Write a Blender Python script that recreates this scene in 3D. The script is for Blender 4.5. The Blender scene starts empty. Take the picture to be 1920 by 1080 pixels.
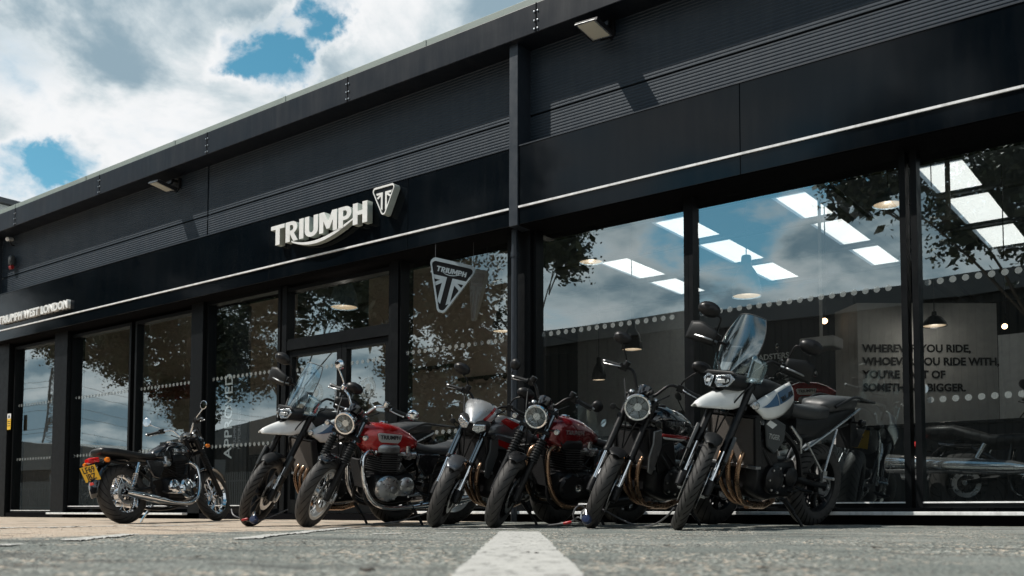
import bpy, math, random
from mathutils import Vector, Matrix, Euler
S = bpy.context.scene
R = math.radians
PI = math.pi
rnd = random.Random(7)

# ---------------------------------------------------------------- camera
camd = bpy.data.cameras.new("camera")
cam = bpy.data.objects.new("camera", camd)
S.collection.objects.link(cam)
S.camera = cam
YAW, PIT, ROL = R(37.3228), R(3.2829), R(0.1414)
_f = Vector((-math.sin(YAW), math.cos(YAW), 0)); _r = Vector((math.cos(YAW), math.sin(YAW), 0)); _u = Vector((0, 0, 1))
_f2 = _f*math.cos(PIT)+_u*math.sin(PIT); _u2 = -_f*math.sin(PIT)+_u*math.cos(PIT)
_r3 = _r*math.cos(ROL)+_u2*math.sin(ROL); _u3 = -_r*math.sin(ROL)+_u2*math.cos(ROL)
M3 = Matrix((_r3, _u3, -_f2)).transposed()
CAM = Vector((6.3088, -8.2938, 0.0984))
cam.matrix_world = Matrix.Translation(CAM) @ M3.to_4x4()
camd.sensor_width = 36.0
camd.lens = 33.75
camd.shift_y = 318.74/1920
camd.clip_start = 0.05
camd.clip_end = 3000
camd.dof.use_dof = True
camd.dof.focus_distance = 9.0
camd.dof.aperture_fstop = 3.4

# ---------------------------------------------------------------- sun, sky, exposure
SUN_DIR = Vector((-1.15, -1.0, 2.2)).normalized()          # towards the sun
sund = bpy.data.lights.new("sun", 'SUN')
sund.energy = 5.0
sund.angle = R(0.5)
sund.color = (1.0, 0.95, 0.87)
sun = bpy.data.objects.new("sun", sund)
S.collection.objects.link(sun)
sun.rotation_euler = SUN_DIR.to_track_quat('Z', 'Y').to_euler()
sun.location = (0, -10, 30)
elev = math.asin(SUN_DIR.z)
azim = math.atan2(SUN_DIR.x, SUN_DIR.y)
S.view_settings.view_transform = 'Standard'
S.view_settings.look = 'None'
S.view_settings.gamma = 1.0
S.view_settings.exposure = 0.0
S.view_settings.use_curve_mapping = False

W = bpy.data.worlds.new("World")
S.world = W
W.use_nodes = True
nt = W.node_tree
for n in list(nt.nodes):
    nt.nodes.remove(n)
N = nt.nodes.new
def wl(a, b): nt.links.new(a, b)
def wmath(op, a, b=None, c=None, clamp=False):
    m = N('ShaderNodeMath'); m.operation = op; m.use_clamp = clamp
    for i, v in enumerate((a, b, c)):
        if v is None: continue
        if isinstance(v, (int, float)): m.inputs[i].default_value = v
        else: wl(v, m.inputs[i])
    return m.outputs[0]
tc = N('ShaderNodeTexCoord')
sky = N('ShaderNodeTexSky'); sky.sky_type = 'NISHITA'; sky.sun_disc = False
sky.sun_elevation = elev; sky.sun_rotation = azim; sky.air_density = 1.0; sky.dust_density = 0.6; sky.ozone_density = 2.0
skyb = N('ShaderNodeBackground'); skyb.inputs[1].default_value = 0.12
hs = N('ShaderNodeHueSaturation'); hs.inputs['Saturation'].default_value = 1.25; hs.inputs['Hue'].default_value = 0.462
wl(sky.outputs[0], hs.inputs['Color']); wl(hs.outputs[0], skyb.inputs[0])
sep = N('ShaderNodeSeparateXYZ'); wl(tc.outputs['Generated'], sep.inputs[0])
zc = wmath('MAXIMUM', sep.outputs[2], 0.0)
den = wmath('ADD', zc, 0.28)
px_ = wmath('DIVIDE', sep.outputs[0], den); py_ = wmath('DIVIDE', sep.outputs[1], den)
cp = N('ShaderNodeCombineXYZ'); wl(px_, cp.inputs[0]); wl(py_, cp.inputs[1]); cp.inputs[2].default_value = 3.7
def wnoise(vec, scale, detail, rough, dist=0.0):
    t = N('ShaderNodeTexNoise'); t.inputs['Scale'].default_value = scale; t.inputs['Detail'].default_value = detail
    t.inputs['Roughness'].default_value = rough; t.inputs['Distortion'].default_value = dist
    wl(vec, t.inputs['Vector']); return t.outputs[0]
def woff(vec, o):
    m = N('ShaderNodeVectorMath'); m.operation = 'ADD'; wl(vec, m.inputs[0]); m.inputs[1].default_value = o; return m.outputs[0]
n_big = wnoise(cp.outputs[0], 1.5, 3, 0.5)
n_det = wnoise(cp.outputs[0], 3.2, 12, 0.57, 0.25)
n_sun = wnoise(woff(cp.outputs[0], (-0.10, -0.09, 0.0)), 3.2, 12, 0.57, 0.25)
dens = wmath('ADD', wmath('MULTIPLY', n_big, 0.50), wmath('MULTIPLY', n_det, 1.0))
wv = N('ShaderNodeTexNoise'); wv.inputs['Scale'].default_value = 9; wv.inputs['Detail'].default_value = 9; wv.inputs['Roughness'].default_value = .62; wl(tc.outputs['Generated'], wv.inputs['Vector'])
wsub = N('ShaderNodeVectorMath'); wsub.operation = 'SUBTRACT'; wl(wv.outputs['Color'], wsub.inputs[0]); wsub.inputs[1].default_value = (.5, .5, .5)
wmul = N('ShaderNodeVectorMath'); wmul.operation = 'SCALE'; wl(wsub.outputs[0], wmul.inputs[0]); wmul.inputs['Scale'].default_value = .12
wisp = wmath('ADD', wmath('MULTIPLY', wnoise(woff(cp.outputs[0], (3.1, 1.7, 0)), 7.5, 11, .62, .4), 2.6), -.35)
wadd = N('ShaderNodeVectorMath'); wadd.operation = 'ADD'; wl(tc.outputs['Generated'], wadd.inputs[0]); wl(wmul.outputs[0], wadd.inputs[1])
wdir = N('ShaderNodeVectorMath'); wdir.operation = 'NORMALIZE'; wl(wadd.outputs[0], wdir.inputs[0])
# clear patches between the clouds: (direction, angular size, depth)
for d, ca, amt in [
        ((-0.716, 0.553, 0.428), 0.9991, 0.22), ((-0.709, 0.571, 0.413), 0.9992, 0.25), ((-0.690, 0.568, 0.445), 0.9994, 0.12), ((-0.676, 0.578, 0.457), 0.9993, 0.23), ((-0.661, 0.587, 0.468), 0.9994, 0.22),
        ((-0.862, 0.405, 0.303), 0.9988, 0.20), ((-0.846, 0.430, 0.316), 0.9992, 0.20),
        ((-0.414, -0.866, 0.282), 0.9955, 0.30), ((-0.30, -0.892, 0.36), 0.996, 0.26), ((0.1, -0.45, 0.85), 0.80, 0.30), ((0.6, 0.2, 0.75), 0.85, 0.26), ((-0.75, -0.5, 0.5), 0.95, 0.22)]:  # the widest gaps, out of view, are added to lower ambient light
    dv = Vector(d).normalized()
    dp = N('ShaderNodeVectorMath'); dp.operation = 'DOT_PRODUCT'; wl(wdir.outputs[0], dp.inputs[0]); dp.inputs[1].default_value = dv
    mr = N('ShaderNodeMapRange'); mr.interpolation_type = 'SMOOTHSTEP'; wl(dp.outputs['Value'], mr.inputs[0])
    mr.inputs[1].default_value = ca; mr.inputs[2].default_value = ca+(1-ca)*0.85
    mr.inputs[3].default_value = 0.0; mr.inputs[4].default_value = amt
    dens = wmath('SUBTRACT', dens, wmath('MULTIPLY', mr.outputs[0], wisp))
mask = N('ShaderNodeMapRange'); mask.interpolation_type = 'SMOOTHSTEP'; wl(dens, mask.inputs[0])
mask.inputs[1].default_value = 0.45; mask.inputs[2].default_value = 0.73
shade = wmath('ADD', wmath('MULTIPLY', wmath('SUBTRACT', n_sun, n_det), -2.6), wmath('MULTIPLY', wmath('SUBTRACT', dens, 0.62), 2.1))
grey = wmath('ADD', shade, wmath('MULTIPLY', wmath('SUBTRACT', wnoise(cp.outputs[0], 1.1, 4, 0.5), 0.5), 1.0))
shr = N('ShaderNodeMapRange'); wl(grey, shr.inputs[0]); shr.inputs[1].default_value = -0.22; shr.inputs[2].default_value = 0.85
shr.interpolation_type = 'SMOOTHSTEP'
cr = N('ShaderNodeValToRGB'); wl(shr.outputs[0], cr.inputs[0])
e = cr.color_ramp.elements
e[0].position = 0.0; e[0].color = (0.97, 0.98, 0.99, 1)
e[1].position = 1.0; e[1].color = (0.30, 0.42, 0.50, 1)
m_ = e.new(0.5); m_.color = (0.66, 0.74, 0.78, 1)
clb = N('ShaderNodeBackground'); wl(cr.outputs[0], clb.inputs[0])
base = N('ShaderNodeMapRange'); base.interpolation_type = 'SMOOTHSTEP'; wl(sep.outputs[2], base.inputs[0])      # clouds overhead, out of view, dimmed to cut the ambient light
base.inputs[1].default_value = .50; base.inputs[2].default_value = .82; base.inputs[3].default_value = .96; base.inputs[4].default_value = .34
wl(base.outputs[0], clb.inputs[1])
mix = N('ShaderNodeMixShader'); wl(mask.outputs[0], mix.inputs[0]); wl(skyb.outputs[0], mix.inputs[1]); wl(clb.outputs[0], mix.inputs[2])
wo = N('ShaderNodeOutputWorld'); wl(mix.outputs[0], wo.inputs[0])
S.cycles.max_bounces = 10
S.cycles.transparent_max_bounces = 16
S.cycles.glossy_bounces = 5
S.cycles.caustics_reflective = False
S.cycles.caustics_refractive = False
S.cycles.sample_clamp_indirect = 4.0

# ---------------------------------------------------------------- materials
MATS = {}
def mat(name, col=(.5, .5, .5), rough=.5, metal=0.0, spec=.5, coat=0.0, vary=0.0, vscale=12.0, bump=0.0, bscale=60.0, streak=0.0, emit=None, estr=1.0):
    if name in MATS: return MATS[name]
    m = bpy.data.materials.new(name); m.use_nodes = True
    t = m.node_tree; b = t.nodes['Principled BSDF']
    b.inputs['Base Color'].default_value = (*col, 1); b.inputs['Roughness'].default_value = rough
    b.inputs['Metallic'].default_value = metal; b.inputs['Specular IOR Level'].default_value = spec
    b.inputs['Coat Weight'].default_value = coat; b.inputs['Coat Roughness'].default_value = .04
    if emit:
        b.inputs['Emission Color'].default_value = (*emit, 1); b.inputs['Emission Strength'].default_value = estr
    tcn = t.nodes.new('ShaderNodeTexCoord')
    if vary:
        nz = t.nodes.new('ShaderNodeTexNoise'); nz.inputs['Scale'].default_value = vscale; nz.inputs['Detail'].default_value = 5
        t.links.new(tcn.outputs['Object'], nz.inputs['Vector'])
        mr = t.nodes.new('ShaderNodeMapRange'); t.links.new(nz.outputs[0], mr.inputs[0])
        mr.inputs[1].default_value = .3; mr.inputs[2].default_value = .7
        mr.inputs[3].default_value = max(.02, rough-vary); mr.inputs[4].default_value = min(1, rough+vary)
        t.links.new(mr.outputs[0], b.inputs['Roughness'])
        mc = t.nodes.new('ShaderNodeMix'); mc.data_type = 'RGBA'
        t.links.new(nz.outputs[0], mc.inputs[0])
        mc.inputs[6].default_value = (*[c*.82 for c in col], 1); mc.inputs[7].default_value = (*[min(1, c*1.15) for c in col], 1)
        t.links.new(mc.outputs[2], b.inputs['Base Color'])
    if bump:
        nb = t.nodes.new('ShaderNodeTexNoise'); nb.inputs['Scale'].default_value = bscale; nb.inputs['Detail'].default_value = 4
        t.links.new(tcn.outputs['Object'], nb.inputs['Vector'])
        bp = t.nodes.new('ShaderNodeBump'); bp.inputs['Strength'].default_value = bump; bp.inputs['Distance'].default_value = .01
        t.links.new(nb.outputs[0], bp.inputs['Height']); t.links.new(bp.outputs[0], b.inputs['Normal'])
    if streak:                                              # rain and dust streaks running down the sheet
        mp = t.nodes.new('ShaderNodeMapping'); mp.inputs['Scale'].default_value = (5, 5, .4); t.links.new(tcn.outputs['Object'], mp.inputs['Vector'])
        ns = t.nodes.new('ShaderNodeTexNoise'); ns.inputs['Scale'].default_value = 2.2; ns.inputs['Detail'].default_value = 7; ns.inputs['Roughness'].default_value = .7; t.links.new(mp.outputs[0], ns.inputs['Vector'])
        rs = t.nodes.new('ShaderNodeMapRange'); t.links.new(ns.outputs[0], rs.inputs[0]); rs.inputs[1].default_value = .45; rs.inputs[2].default_value = .75; rs.inputs[4].default_value = streak
        ms = t.nodes.new('ShaderNodeMix'); ms.data_type = 'RGBA'; t.links.new(rs.outputs[0], ms.inputs[0]); src = b.inputs['Base Color']
        if src.links: t.links.new(src.links[0].from_socket, ms.inputs[6])
        else: ms.inputs[6].default_value = (*col, 1)
        ms.inputs[7].default_value = (.16, .16, .15, 1); t.links.new(ms.outputs[2], b.inputs['Base Color'])
    MATS[name] = m
    return m
white_p = mat('white_paint', (.80, .81, .80), .22, coat=.6, vary=.05)
black_p = mat('black_paint', (.008, .008, .010), .12, coat=1.0, vary=.03)
red_p = mat('red_paint', (.42, .012, .012), .2, metal=.35, coat=1.0, vary=.03)
dred_p = mat('dark_red_paint', (.17, .006, .010), .18, metal=.35, coat=1.0, vary=.03)
silver_p = mat('silver_paint', (.50, .51, .52), .3, metal=.6, coat=.8, vary=.04)
grey_p = mat('graphite_paint', (.10, .105, .115), .3, metal=.5, coat=.7, vary=.04)
blue_p = mat('blue_decal', (.05, .12, .22), .3)
chrome = mat('chrome', (.82, .83, .85), .05, metal=1.0, vary=.03)
alu = mat('brushed_aluminium', (.55, .56, .57), .32, metal=1.0, vary=.1, vscale=40)
alu_d = mat('dull_aluminium', (.30, .31, .32), .38, metal=1.0, vary=.1, vscale=30)
black_m = mat('black_engine', (.007, .007, .008), .4, spec=.3, vary=.12, vscale=25)
satin_k = mat('satin_black', (.009, .009, .010), .38, spec=.3, vary=.1)
plast_k = mat('black_plastic', (.011, .012, .013), .5, spec=.3, vary=.1, bump=.05, bscale=300)
grey_pl = mat('grey_plastic', (.045, .05, .053), .48, vary=.1)
bronze = mat('heated_steel', (.36, .23, .15), .28, metal=1.0, vary=.12, vscale=14)
seat_m = mat('black_leather', (.010, .010, .011), .42, vary=.08, bump=.12, bscale=220)
seat_g = mat('grey_leather', (.036, .038, .040), .45, vary=.08, bump=.12, bscale=220)
fork_b = mat('blued_fork_tube', (.15, .18, .205), .12, metal=1.0, vary=.03)
amber = mat('amber_lens', (.85, .22, .01), .15, coat=.5)
redlens = mat('red_lens', (.65, .01, .01), .12, coat=.6)
lock_red = mat('red_lock', (.32, .01, .012), .35)
lock_blue = mat('blue_lock', (.010, .020, .060), .3)
steel_c = mat('braided_cable', (.10, .10, .105), .4, metal=.3)
plate_y = mat('yellow_plate', (.86, .52, .02), .35)
plate_b = mat('plate_back', (.03, .03, .03), .5)
plate_k = mat('plate_lettering', (.01, .01, .01), .5)
dial = mat('dial_face', (.02, .02, .02), .25, coat=1.0)
lens_in = mat('lamp_reflector', (.62, .64, .66), .22, metal=1.0, bump=.5, bscale=70)
chrome_w = mat('brightened_chrome', (.90, .92, .95), .10, metal=.85, vary=.06)  # paler, less metallic chrome so the silencer looks brightly lit
rad_k = mat('dark_radiator', (.03, .03, .032), .5, metal=.3, bump=.5, bscale=420)
rad_m = mat('radiator_core', (.12, .105, .095), .55, metal=.2, bump=.5, bscale=420)
whitewall = mat('pale_rim', (.62, .64, .64), .28, metal=.6)

def tyre_mat(name, n, k, duty, col=(.017, .017, .018)):
    m = bpy.data.materials.new(name); m.use_nodes = True
    t = m.node_tree; b = t.nodes['Principled BSDF']
    b.inputs['Roughness'].default_value = .62; b.inputs['Specular IOR Level'].default_value = .25
    uv = t.nodes.new('ShaderNodeUVMap'); sp = t.nodes.new('ShaderNodeSeparateXYZ'); t.links.new(uv.outputs[0], sp.inputs[0])
    def ma(op, a, b2=None):
        q = t.nodes.new('ShaderNodeMath'); q.operation = op
        for i, v in enumerate((a, b2)):
            if v is None: continue
            if isinstance(v, (int, float)): q.inputs[i].default_value = v
            else: t.links.new(v, q.inputs[i])
        return q.outputs[0]
    vv = ma('ABSOLUTE', ma('SUBTRACT', sp.outputs[1], .5))
    ph = ma('FRACT', ma('ADD', ma('ADD', ma('MULTIPLY', sp.outputs[0], n), ma('MULTIPLY', vv, k)), ma('MULTIPLY', ma('GREATER_THAN', sp.outputs[1], .5), .5)))
    g = ma('LESS_THAN', ph, duty)
    band = ma('MULTIPLY', ma('GREATER_THAN', vv, .035), ma('LESS_THAN', vv, .33))
    groove = ma('MULTIPLY', g, band)
    nz = t.nodes.new('ShaderNodeTexNoise'); nz.inputs['Scale'].default_value = 30; nz.inputs['Detail'].default_value = 4
    tcn = t.nodes.new('ShaderNodeTexCoord'); t.links.new(tcn.outputs['Object'], nz.inputs['Vector'])
    mx = t.nodes.new('ShaderNodeMix'); mx.data_type = 'RGBA'; t.links.new(nz.outputs[0], mx.inputs[0])
    mx.inputs[6].default_value = (*[c*.7 for c in col], 1); mx.inputs[7].default_value = (*[c*1.9 for c in col], 1)
    m2 = t.nodes.new('ShaderNodeMix'); m2.data_type = 'RGBA'; t.links.new(groove, m2.inputs[0]); t.links.new(mx.outputs[2], m2.inputs[6])
    m2.inputs[7].default_value = (.003, .003, .003, 1)
    t.links.new(m2.outputs[2], b.inputs['Base Color'])
    bp = t.nodes.new('ShaderNodeBump'); bp.inputs['Strength'].default_value = .9; bp.inputs['Distance'].default_value = .006; bp.invert = True
    t.links.new(groove, bp.inputs['Height']); t.links.new(bp.outputs[0], b.inputs['Normal'])
    return m
tyre_road = tyre_mat('road_tyre', 20, 5.0, .15, (.040, .038, .037))
tyre_adv = tyre_mat('block_tyre', 32, 5.0, .28, (.036, .035, .034))

def thin_glass(name, tint=(.85, .9, .9), ior=1.5, extra=0.0, rough=0.0, wave=0.0):
    """thin pane: clear transmission plus a mirror reflection set by the angle"""
    m = bpy.data.materials.new(name); m.use_nodes = True
    t = m.node_tree
    for q in list(t.nodes): t.nodes.remove(q)
    nzz = t.nodes.new('ShaderNodeTexNoise'); nzz.inputs['Scale'].default_value = 1.3; nzz.inputs['Detail'].default_value = 1.0; nbp = t.nodes.new('ShaderNodeBump'); nbp.inputs['Strength'].default_value = wave; nbp.inputs['Distance'].default_value = .02
    ngp = t.nodes.new('ShaderNodeNewGeometry'); t.links.new(ngp.outputs['Position'], nzz.inputs['Vector']); t.links.new(nzz.outputs[0], nbp.inputs['Height'])
    o = t.nodes.new('ShaderNodeOutputMaterial'); mx = t.nodes.new('ShaderNodeMixShader')
    tr = t.nodes.new('ShaderNodeBsdfTransparent'); tr.inputs[0].default_value = (*tint, 1)
    gl = t.nodes.new('ShaderNodeBsdfGlossy'); gl.inputs['Roughness'].default_value = rough; gl.inputs[0].default_value = (.86, .98, 1, 1)
    if wave: t.links.new(nbp.outputs[0], gl.inputs['Normal'])
    f0 = ((ior-1)/(ior+1))**2+extra; ge = t.nodes.new('ShaderNodeNewGeometry')
    dt = t.nodes.new('ShaderNodeVectorMath'); dt.operation = 'DOT_PRODUCT'; t.links.new(ge.outputs['Normal'], dt.inputs[0]); t.links.new(ge.outputs['Incoming'], dt.inputs[1])
    def ma(op, a, b):
        q = t.nodes.new('ShaderNodeMath'); q.operation = op
        for i, v in enumerate((a, b)):
            if isinstance(v, (int, float)): q.inputs[i].default_value = v
            else: t.links.new(v, q.inputs[i])
        return q.outputs[0]
    k5 = ma('POWER', ma('SUBTRACT', 1.0, ma('ABSOLUTE', dt.outputs['Value'], 0)), 5.0)
    t.links.new(ma('ADD', ma('MULTIPLY', k5, 1-f0), f0), mx.inputs[0])
    t.links.new(tr.outputs[0], mx.inputs[1]); t.links.new(gl.outputs[0], mx.inputs[2]); t.links.new(mx.outputs[0], o.inputs[0])
    MATS[name] = m
    return m
pane_g = thin_glass('window_glass', (.88, .92, .92), 2.2, .23, 0.0, .035)
screen_g = thin_glass('windscreen', (.80, .87, .90), 1.7, .16, .10)
lens_g = thin_glass('lamp_glass', (.9, .93, .95), 1.6, .02, .01)
mirror_g = mat('mirror_glass', (.75, .78, .8), .02, metal=1.0)

# ---------------------------------------------------------------- mesh helpers
class MB:
    def __init__(s): s.v = []; s.f = []; s.m = []; s.uv = {}
    def add(s, vs, fs, mi=0):
        b = len(s.v); s.v += [Vector(q) for q in vs]
        for f in fs: s.f.append([b+i for i in f]); s.m.append(mi)
        return s
    def box(s, c, d, mi=0, rot=None, taper=None):
        c = Vector(c); hx, hy, hz = d[0]/2, d[1]/2, d[2]/2
        t = taper or (1, 1)
        P = [Vector((x*hx*(t[0] if z > 0 else 1), y*hy*(t[1] if z > 0 else 1), z*hz)) for z in (-1, 1) for y in (-1, 1) for x in (-1, 1)]
        if rot is not None:
            mm = rot if isinstance(rot, Matrix) else Euler(rot).to_matrix()
            P = [mm @ q for q in P]
        return s.add([c+q for q in P], [(0, 2, 3, 1), (4, 5, 7, 6), (0, 1, 5, 4), (2, 6, 7, 3), (0, 4, 6, 2), (1, 3, 7, 5)], mi)
    def loft(s, rings, mi=0, caps=True, closed=True):
        n = len(rings[0]); b = len(s.v)
        for r in rings: s.v += [Vector(q) for q in r]
        for i in range(len(rings)-1):
            for j in range(n if closed else n-1):
                k = (j+1) % n
                s.f.append([b+i*n+j, b+i*n+k, b+(i+1)*n+k, b+(i+1)*n+j]); s.m.append(mi)
        if caps:
            s.f.append([b+j for j in reversed(range(n))]); s.m.append(mi)
            s.f.append([b+(len(rings)-1)*n+j for j in range(n)]); s.m.append(mi)
        return s
    def tube(s, pts, r, n=8, mi=0, caps=True, smooth=0):
        pts = [Vector(q) for q in pts]
        if smooth and len(pts) > 2: pts, r = spline(pts, r, smooth)
        rr = r if isinstance(r, (list, tuple)) else [r]*len(pts)
        rings = []; up = None
        for i, q in enumerate(pts):
            d = (pts[min(i+1, len(pts)-1)]-pts[max(i-1, 0)])
            d = d.normalized() if d.length > 1e-9 else Vector((0, 0, 1))
            if up is None: up = Vector((0, 0, 1)) if abs(d.z) < .9 else Vector((1, 0, 0))
            u = (up-d*up.dot(d)); u = u.normalized() if u.length > 1e-6 else d.orthogonal().normalized()
            w = d.cross(u); up = u
            rings.append([q+(u*math.cos(2*PI*k/n)+w*math.sin(2*PI*k/n))*rr[i] for k in range(n)])
        return s.loft(rings, mi, caps)
    def lathe(s, prof, c, ax, n=24, mi=0, caps=False, uv=False, arc=None):
        """prof: (radius, offset along axis)"""
        c = Vector(c); ax = Vector(ax).normalized(); u = ax.orthogonal().normalized()
        if abs(ax.z) < .5: u = (Vector((0, 0, 1))-ax*ax.z).normalized()
        w = ax.cross(u); b = len(s.v); m = len(prof)
        full = arc is None; a0, a1 = arc or (0, 2*PI); cnt = n if full else n+1
        for i in range(cnt):
            a = a0+(a1-a0)*i/n; d = u*math.cos(a)+w*math.sin(a)
            for r, t in prof: s.v.append(c+d*r+ax*t)
        for i in range(n):
            k = (i+1) % cnt
            for j in range(m-1):
                f = [b+i*m+j, b+k*m+j, b+k*m+j+1, b+i*m+j+1]
                if uv: s.uv[len(s.f)] = [(i/n, j/(m-1)), ((i+1)/n, j/(m-1)), ((i+1)/n, (j+1)/(m-1)), (i/n, (j+1)/(m-1))]
                s.f.append(f); s.m.append(mi)
        if caps and full:
            s.f.append([b+i*m for i in range(n)]); s.m.append(mi)
            s.f.append([b+i*m+m-1 for i in reversed(range(n))]); s.m.append(mi)
        return s
    def prism(s, poly, o, u, v, d, mi=0):
        """polygon (2-D) in plane o,u,v pushed by vector d"""
        o, u, v, d = Vector(o), Vector(u), Vector(v), Vector(d)
        A = [o+u*q[0]+v*q[1] for q in poly]; n = len(A)
        return s.add(A+[q+d for q in A], [list(reversed(range(n))), list(range(n, 2*n))]+[[i, (i+1) % n, n+(i+1) % n, n+i] for i in range(n)], mi)
    def body(s, secs, n=20, mi=0, y0=0.0):
        """x-stations: (x, z, half width, up, down, power)"""
        rings = []
        for x, z, hw, up, dn, p in secs:
            r = []
            for k in range(n):
                a = 2*PI*k/n; ca, sa = math.cos(a), math.sin(a)
                yy = hw*math.copysign(abs(ca)**(2/p), ca); zz = math.copysign(abs(sa)**(2/p), sa)
                r.append((x, y0+yy, z+(zz*up if zz > 0 else zz*dn)))
            rings.append(r)
        return s.loft(rings, mi)
    def ball(s, c, r, n=12, mi=0, sc=(1, 1, 1)):
        c = Vector(c); b = len(s.v); m = max(4, n//2)
        for i in range(m+1):
            for j in range(n):
                t = PI*i/m; a = 2*PI*j/n
                s.v.append(c+Vector((math.sin(t)*math.cos(a)*r*sc[0], math.sin(t)*math.sin(a)*r*sc[1], math.cos(t)*r*sc[2])))
        for i in range(m):
            for j in range(n):
                k = (j+1) % n
                s.f.append([b+i*n+j, b+(i+1)*n+j, b+(i+1)*n+k, b+i*n+k]); s.m.append(mi)
        return s
    def grid(s, fn, nu, nv, mi=0):
        b = len(s.v)
        for i in range(nu+1):
            for j in range(nv+1): s.v.append(Vector(fn(i/nu, j/nv)))
        for i in range(nu):
            for j in range(nv):
                a = b+i*(nv+1)+j
                s.f.append([a, a+nv+1, a+nv+2, a+1]); s.m.append(mi)
        return s
    def build(s, name, mats, parent=None, smooth=40, bevel=0, solid=0, sub=0, SM=None, fix=True):
        me = bpy.data.meshes.new(name)
        me.from_pydata([tuple(q) for q in s.v], [], s.f)
        for q in (mats if isinstance(mats, (list, tuple)) else [mats]): me.materials.append(q)
        for i, pl in enumerate(me.polygons): pl.material_index = s.m[i]
        if s.uv:
            L = me.uv_layers.new(name='UVMap')
            for i, pl in enumerate(me.polygons):
                if i in s.uv:
                    for li, q in zip(pl.loop_indices, s.uv[i]): L.data[li].uv = q
        if fix and not s.uv and len(s.f) < 60000:
            import bmesh
            bm = bmesh.new(); bm.from_mesh(me); bmesh.ops.recalc_face_normals(bm, faces=bm.faces); bm.to_mesh(me); bm.free()
        if smooth:
            me.shade_smooth(); me.set_sharp_from_angle(angle=R(smooth))
        o = bpy.data.objects.new(name, me); S.collection.objects.link(o)
        if parent: o.parent = parent
        if SM is not None: o.matrix_basis = SM
        if solid:
            q = o.modifiers.new('solid', 'SOLIDIFY'); q.thickness = solid; q.offset = 0
        if bevel:
            q = o.modifiers.new('bevel', 'BEVEL'); q.width = bevel; q.segments = 2; q.limit_method = 'ANGLE'; q.angle_limit = R(40)
        if sub:
            q = o.modifiers.new('sub', 'SUBSURF'); q.levels = sub; q.render_levels = sub
        return o
def spline(pts, r, k):
    rr = r if isinstance(r, (list, tuple)) else [r]*len(pts)
    P = [pts[0]*2-pts[1]]+pts+[pts[-1]*2-pts[-2]]; Q = [rr[0]]+list(rr)+[rr[-1]]
    op, orr = [], []
    for i in range(1, len(P)-2):
        for j in range(k):
            t = j/k; a, b, c, d = P[i-1], P[i], P[i+1], P[i+2]
            op.append(.5*((2*b)+(c-a)*t+(2*a-5*b+4*c-d)*t*t+(3*b-a-3*c+d)*t*t*t)); orr.append(Q[i]+(Q[i+1]-Q[i])*t)
    op.append(pts[-1]); orr.append(rr[-1])
    return op, orr
def tag(o, label=None, cat=None, group=None, kind=None):
    if label: o['label'] = label
    if cat: o['category'] = cat
    if group: o['group'] = group
    if kind: o['kind'] = kind
    return o
def thing(name, label, cat, loc=(0, 0, 0), group=None, rz=0):
    o = bpy.data.objects.new(name, None); S.collection.objects.link(o); o.empty_display_size = .1
    o.location = loc; o.rotation_euler = (0, 0, rz)
    return tag(o, label, cat, group)
def copy_tree(o, parent=None):
    c = o.copy(); S.collection.objects.link(c)
    if parent: c.parent = parent
    for ch in list(o.children): copy_tree(ch, c)
    return c
def text_mesh(body, size=.1, depth=.005, bold=0.0, sx=1.0, align='LEFT', space=1.0, shear=0.0):
    cu = bpy.data.curves.new('lettering', 'FONT'); cu.body = body; cu.size = size; cu.extrude = depth; cu.offset = bold
    cu.align_x = align; cu.space_character = space; cu.resolution_u = 3; cu.shear = shear; cu.space_line = 1.22
    o = bpy.data.objects.new('lettering', cu); S.collection.objects.link(o)
    bpy.context.view_layer.update()
    dg = bpy.context.evaluated_depsgraph_get()
    me = bpy.data.meshes.new_from_object(o.evaluated_get(dg))
    bpy.data.objects.remove(o); bpy.data.curves.remove(cu)
    for v in me.vertices: v.co.x *= sx
    return me
def lettering(name, body, size, m, M, parent=None, **k):
    me = text_mesh(body, size, **k); me.materials.clear(); me.materials.append(m)
    o = bpy.data.objects.new(name, me); S.collection.objects.link(o)
    if parent: o.parent = parent
    o.matrix_basis = M
    return o
def frame_m(o, u, v):
    """matrix with local x along u, y along v"""
    u = Vector(u).normalized(); v = Vector(v); v = (v-u*v.dot(u)).normalized(); w = u.cross(v)
    return Matrix.Translation(Vector(o)) @ Matrix((u, v, w)).transposed().to_4x4()
def _ray(x, y): return _r3*((x-960)/1800)+_u3*((540+318.74-y)/1800)+_f2
def at(x, y, Y):                                            # pixel of the 1920-wide photo -> point on the plane at that Y
    d = _ray(x, y); return CAM+d*((Y-CAM.y)/d.y)
def dep(x, y, z): return CAM+_ray(x, y)*z
def mirrored(x, y, Y, gy=.12):                              # where a thing seen reflected in the shop glass really stands
    q = at(x, y, 2*gy-Y); return Vector((q.x, Y, q.z))

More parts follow.
